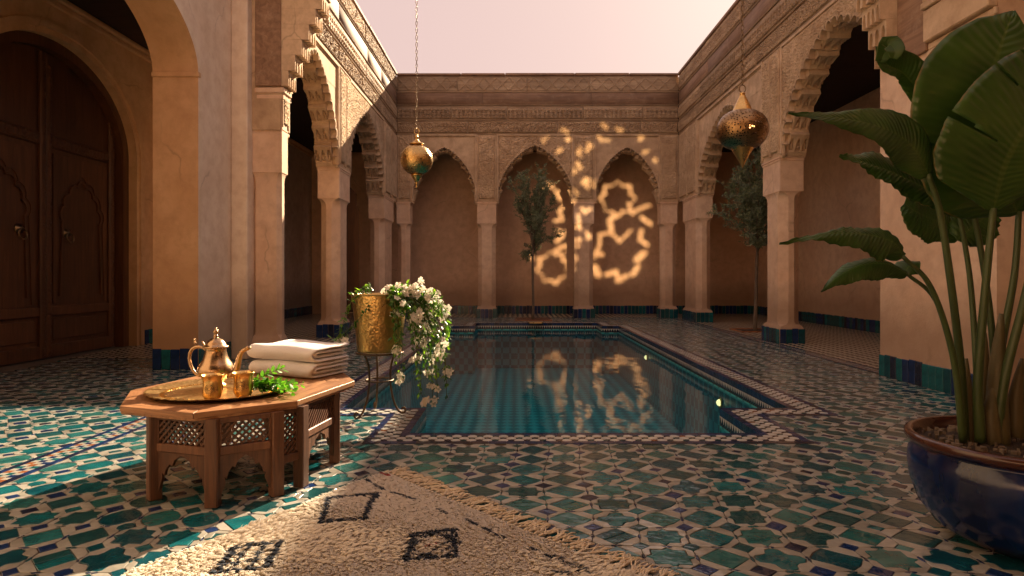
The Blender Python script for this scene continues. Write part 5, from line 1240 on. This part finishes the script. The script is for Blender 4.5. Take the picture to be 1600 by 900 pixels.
# ------------------------------------------------------------------ shaggy rug
rug = thing('rug', 'cream shaggy wool rug with navy diamonds and a knotted fringe', 'rug', (0, 0, .004))
RP = [fl(603, 742), fl(985, 903), (.98, 1.95), (-1.55, 1.55), fl(195, 902)]
RPn = np.array(RP)
x = N('wool'); wc = x.mix(x.noise(8, 3), (.82,.75,.64), (.90,.85,.76)); x.col(wc); x.set(Roughness=.95); M['wool'] = x.m
tw_ = x.n('BsdfTranslucent'); x.l(wc, tw_.inputs[0]); mx = x.n('MixShader'); mx.inputs[0].default_value = .42; x.l(x.b.outputs[0], mx.inputs[1]); x.l(tw_.outputs[0], mx.inputs[2]); x.l(mx.outputs[0], x.out.inputs[0])
x = N('navy_wool'); x.col(x.mix(x.noise(20, 3), (.015,.025,.045), (.04,.055,.08))); x.set(Roughness=.95); M['nwool'] = x.m
x = N('red_wool'); x.col((.35,.05,.04)); x.set(Roughness=.95); M['rwool'] = x.m
pr = RP if sum(RP[k-1][0]*RP[k][1]-RP[k][0]*RP[k-1][1] for k in range(len(RP))) > 0 else RP[::-1]
MB().prism(pr, .002, .010, 'xy').build('backing', M['wool'], rug, fix=True)
nT = 260000
bb = RPn.min(0), RPn.max(0); P = rng.uniform(bb[0], bb[1], (nT, 2)); k = inpoly(P[:, 0], P[:, 1], RP); P = P[k]
uu = 805+1000*P[:, 0]/P[:, 1]; vv = 432+1000*(H-.02)/P[:, 1]; P = P[(vv < 960)]; nT = len(P)
uu = 805+1000*P[:, 0]/P[:, 1]; vv = 432+1000*(H-.02)/P[:, 1]; jx = rng.normal(0, 1.2, nT)
def segd(a, b_):
    a = np.array(fl(*a, .02)); b_ = np.array(fl(*b_, .02)); d = b_-a; t = np.clip(((P-a)@d)/(d@d), 0, 1); return np.linalg.norm(P-a-t[:, None]*d, axis=1)
lines = []
def pl_(pts, w_=.016, closed=True):
    for q in range(len(pts) if closed else len(pts)-1): lines.append((pts[q], pts[(q+1) % len(pts)], w_))
pl_([(519,778),(591,773),(572,809),(497,816)])
D2 = [(646,834),(712,827),(713,868),(633,874)]; pl_(D2)
def lerp2(a, b_, t): return (a[0]+(b_[0]-a[0])*t, a[1]+(b_[1]-a[1])*t)
for t in (.27, .5, .73):
    pl_([lerp2(D2[0], D2[1], t), lerp2(D2[3], D2[0], t)], .006, False); pl_([lerp2(D2[1], D2[2], t), lerp2(D2[0], D2[1], t)], .006, False)
    pl_([lerp2(D2[3], D2[2], t), lerp2(D2[0], D2[3], t)], .006, False); pl_([lerp2(D2[3], D2[2], t), lerp2(D2[1], D2[2], t)], .006, False)
D3 = [(362,856),(432,848),(415,885),(335,893)]; pl_(D3)
for t in (.33, .66): pl_([lerp2(D3[0], D3[1], t), lerp2(D3[3], D3[2], t)], .009, False); pl_([lerp2(D3[0], D3[3], t), lerp2(D3[1], D3[2], t)], .009, False)
pl_([(862,893),(885,897)], .012, False)
for a, b_ in (((572,748),(606,768)),((618,770),(655,782)),((690,796),(702,803)),((732,812),(790,840)),((830,855),(900,886)),((905,890),(925,900))): lines.append((a, b_, .009))
nav = np.zeros(nT, bool)
for a, b_, w_ in lines: nav |= segd(a, b_)+rng.normal(0, .003, nT)+.006*(np.sin(P[:, 0]*70)+np.sin(P[:, 1]*90))*.5 < w_
red = (segd((592,737),(612,744)) < .012) | ((segd((665,852),(688,848)) < .008) & (rng.random(nT) < .4))
mi = np.where(red, 2, np.where(nav, 1, 0))
flow = 1.2*np.sin(P[:, 0]*3.1+1.2*np.sin(P[:, 1]*4))+.9*np.sin(P[:, 1]*5.3+P[:, 0]*2)-1.4; flow = flow+rng.normal(0, .55, nT)
g_ = .021; ci = np.floor(P/g_).astype(int)                # yarn tufts: blades lean together towards their knot's tip
def hsh(a, b_, k): return np.modf(np.abs(np.sin(a*127.1+b_*311.7+k*74.7)*43758.5453))[0]
best = np.full(nT, 9e9); C = np.zeros((nT, 2)); cid = np.zeros(nT)
for ox in (-1, 0, 1):
    for oy in (-1, 0, 1):
        a_, b_ = ci[:, 0]+ox, ci[:, 1]+oy; cx_ = (a_+hsh(a_, b_, 0))*g_; cy_ = (b_+hsh(a_, b_, 1))*g_; dd_ = (P[:, 0]-cx_)**2+(P[:, 1]-cy_)**2
        k_ = dd_ < best; best[k_] = dd_[k_]; C[k_, 0] = cx_[k_]; C[k_, 1] = cy_[k_]; cid[k_] = hsh(a_, b_, 2)[k_]
fl_c = 1.2*np.sin(C[:, 0]*3.1+1.2*np.sin(C[:, 1]*4))+.9*np.sin(C[:, 1]*5.3+C[:, 0]*2)-1.4+(cid-.5)*1.6; flow = fl_c+rng.normal(0, .38, nT)
Lh = (.012+.009*cid)*rng.uniform(.85, 1.15, nT); ln_ = 1.35; pull = .34
dx = np.cos(fl_c)*ln_*Lh+(C[:, 0]-P[:, 0])*pull; dy = np.sin(fl_c)*ln_*Lh+(C[:, 1]-P[:, 1])*pull; ww = rng.uniform(.0014, .0026, nT)
sx, sy = -np.sin(flow)*ww, np.cos(flow)*ww; z0 = np.full(nT, .008); z1 = .008+Lh*.7; z2 = .008+Lh*.95
V = np.stack([np.stack([P[:,0]-sx, P[:,1]-sy, z0], 1), np.stack([P[:,0]+sx, P[:,1]+sy, z0], 1), np.stack([P[:,0]+dx*.5+sx, P[:,1]+dy*.5+sy, z1], 1),
              np.stack([P[:,0]+dx*.5-sx, P[:,1]+dy*.5-sy, z1], 1), np.stack([P[:,0]+dx*1.05, P[:,1]+dy*1.05, z2], 1), np.stack([P[:,0]+dx*.5, P[:,1]+dy*.5, z1+ww*.9], 1)], 1).reshape(-1, 3)
b0 = np.arange(nT)[:, None]*6; F = np.concatenate([b0+np.array([[0,1,2]]), b0+np.array([[0,2,3]]), b0+np.array([[3,5,4]]), b0+np.array([[5,2,4]]), b0+np.array([[0,5,3]])], 1).reshape(-1, 3)
tag(npmesh('pile', V, F, [M['wool'], M['nwool'], M['rwool']], mi.repeat(5), rug), kind='stuff')
a, b_ = Vector((*fl(600, 740), 0)), Vector((*fl(1000, 908), 0)); d = (b_-a).normalized(); nrm = Vector((-d.y, d.x, 0)); 
if nrm.x < 0: nrm = -nrm
L = (b_-a).length+.25; nt_ = 58; x = N('fringe_yarn'); x.col(x.mix(x.noise(40, 3), (.55,.45,.32), (.70,.60,.45))); x.set(Roughness=.9); M['yarn'] = x.m
for k in range(nt_):
    p0 = a+d*(L*(k+rng.uniform(.2,.8))/nt_); m = MB(); base = (nrm+d*rng.uniform(-.5,.7)).normalized(); ln = rng.uniform(.09, .15)
    m.tube([p0-nrm*.01+Vector((0,0,.014)), p0+nrm*.012+Vector((0,0,.014)), p0+nrm*.022+Vector((0,0,.010))], [.006,.008,.005], 6)
    for q in range(6):
        dd = (base+d*rng.normal(0,.16)).normalized(); pts = [p0+nrm*.018+Vector((0,0,.010))]
        for s_ in range(1, 6):
            dd = (dd+d*rng.normal(0,.20)+nrm*rng.normal(0,.10)).normalized(); pts.append(pts[-1]+dd*ln/5); pts[-1].z = .004+rng.uniform(0,.010)*(1 if s_ < 5 else .3)
        m.tube(catmull(pts, 12), .0036, 5)
    m.build('tassel', M['yarn'] if k > 1 or True else M['rwool'], rug, smooth=True)
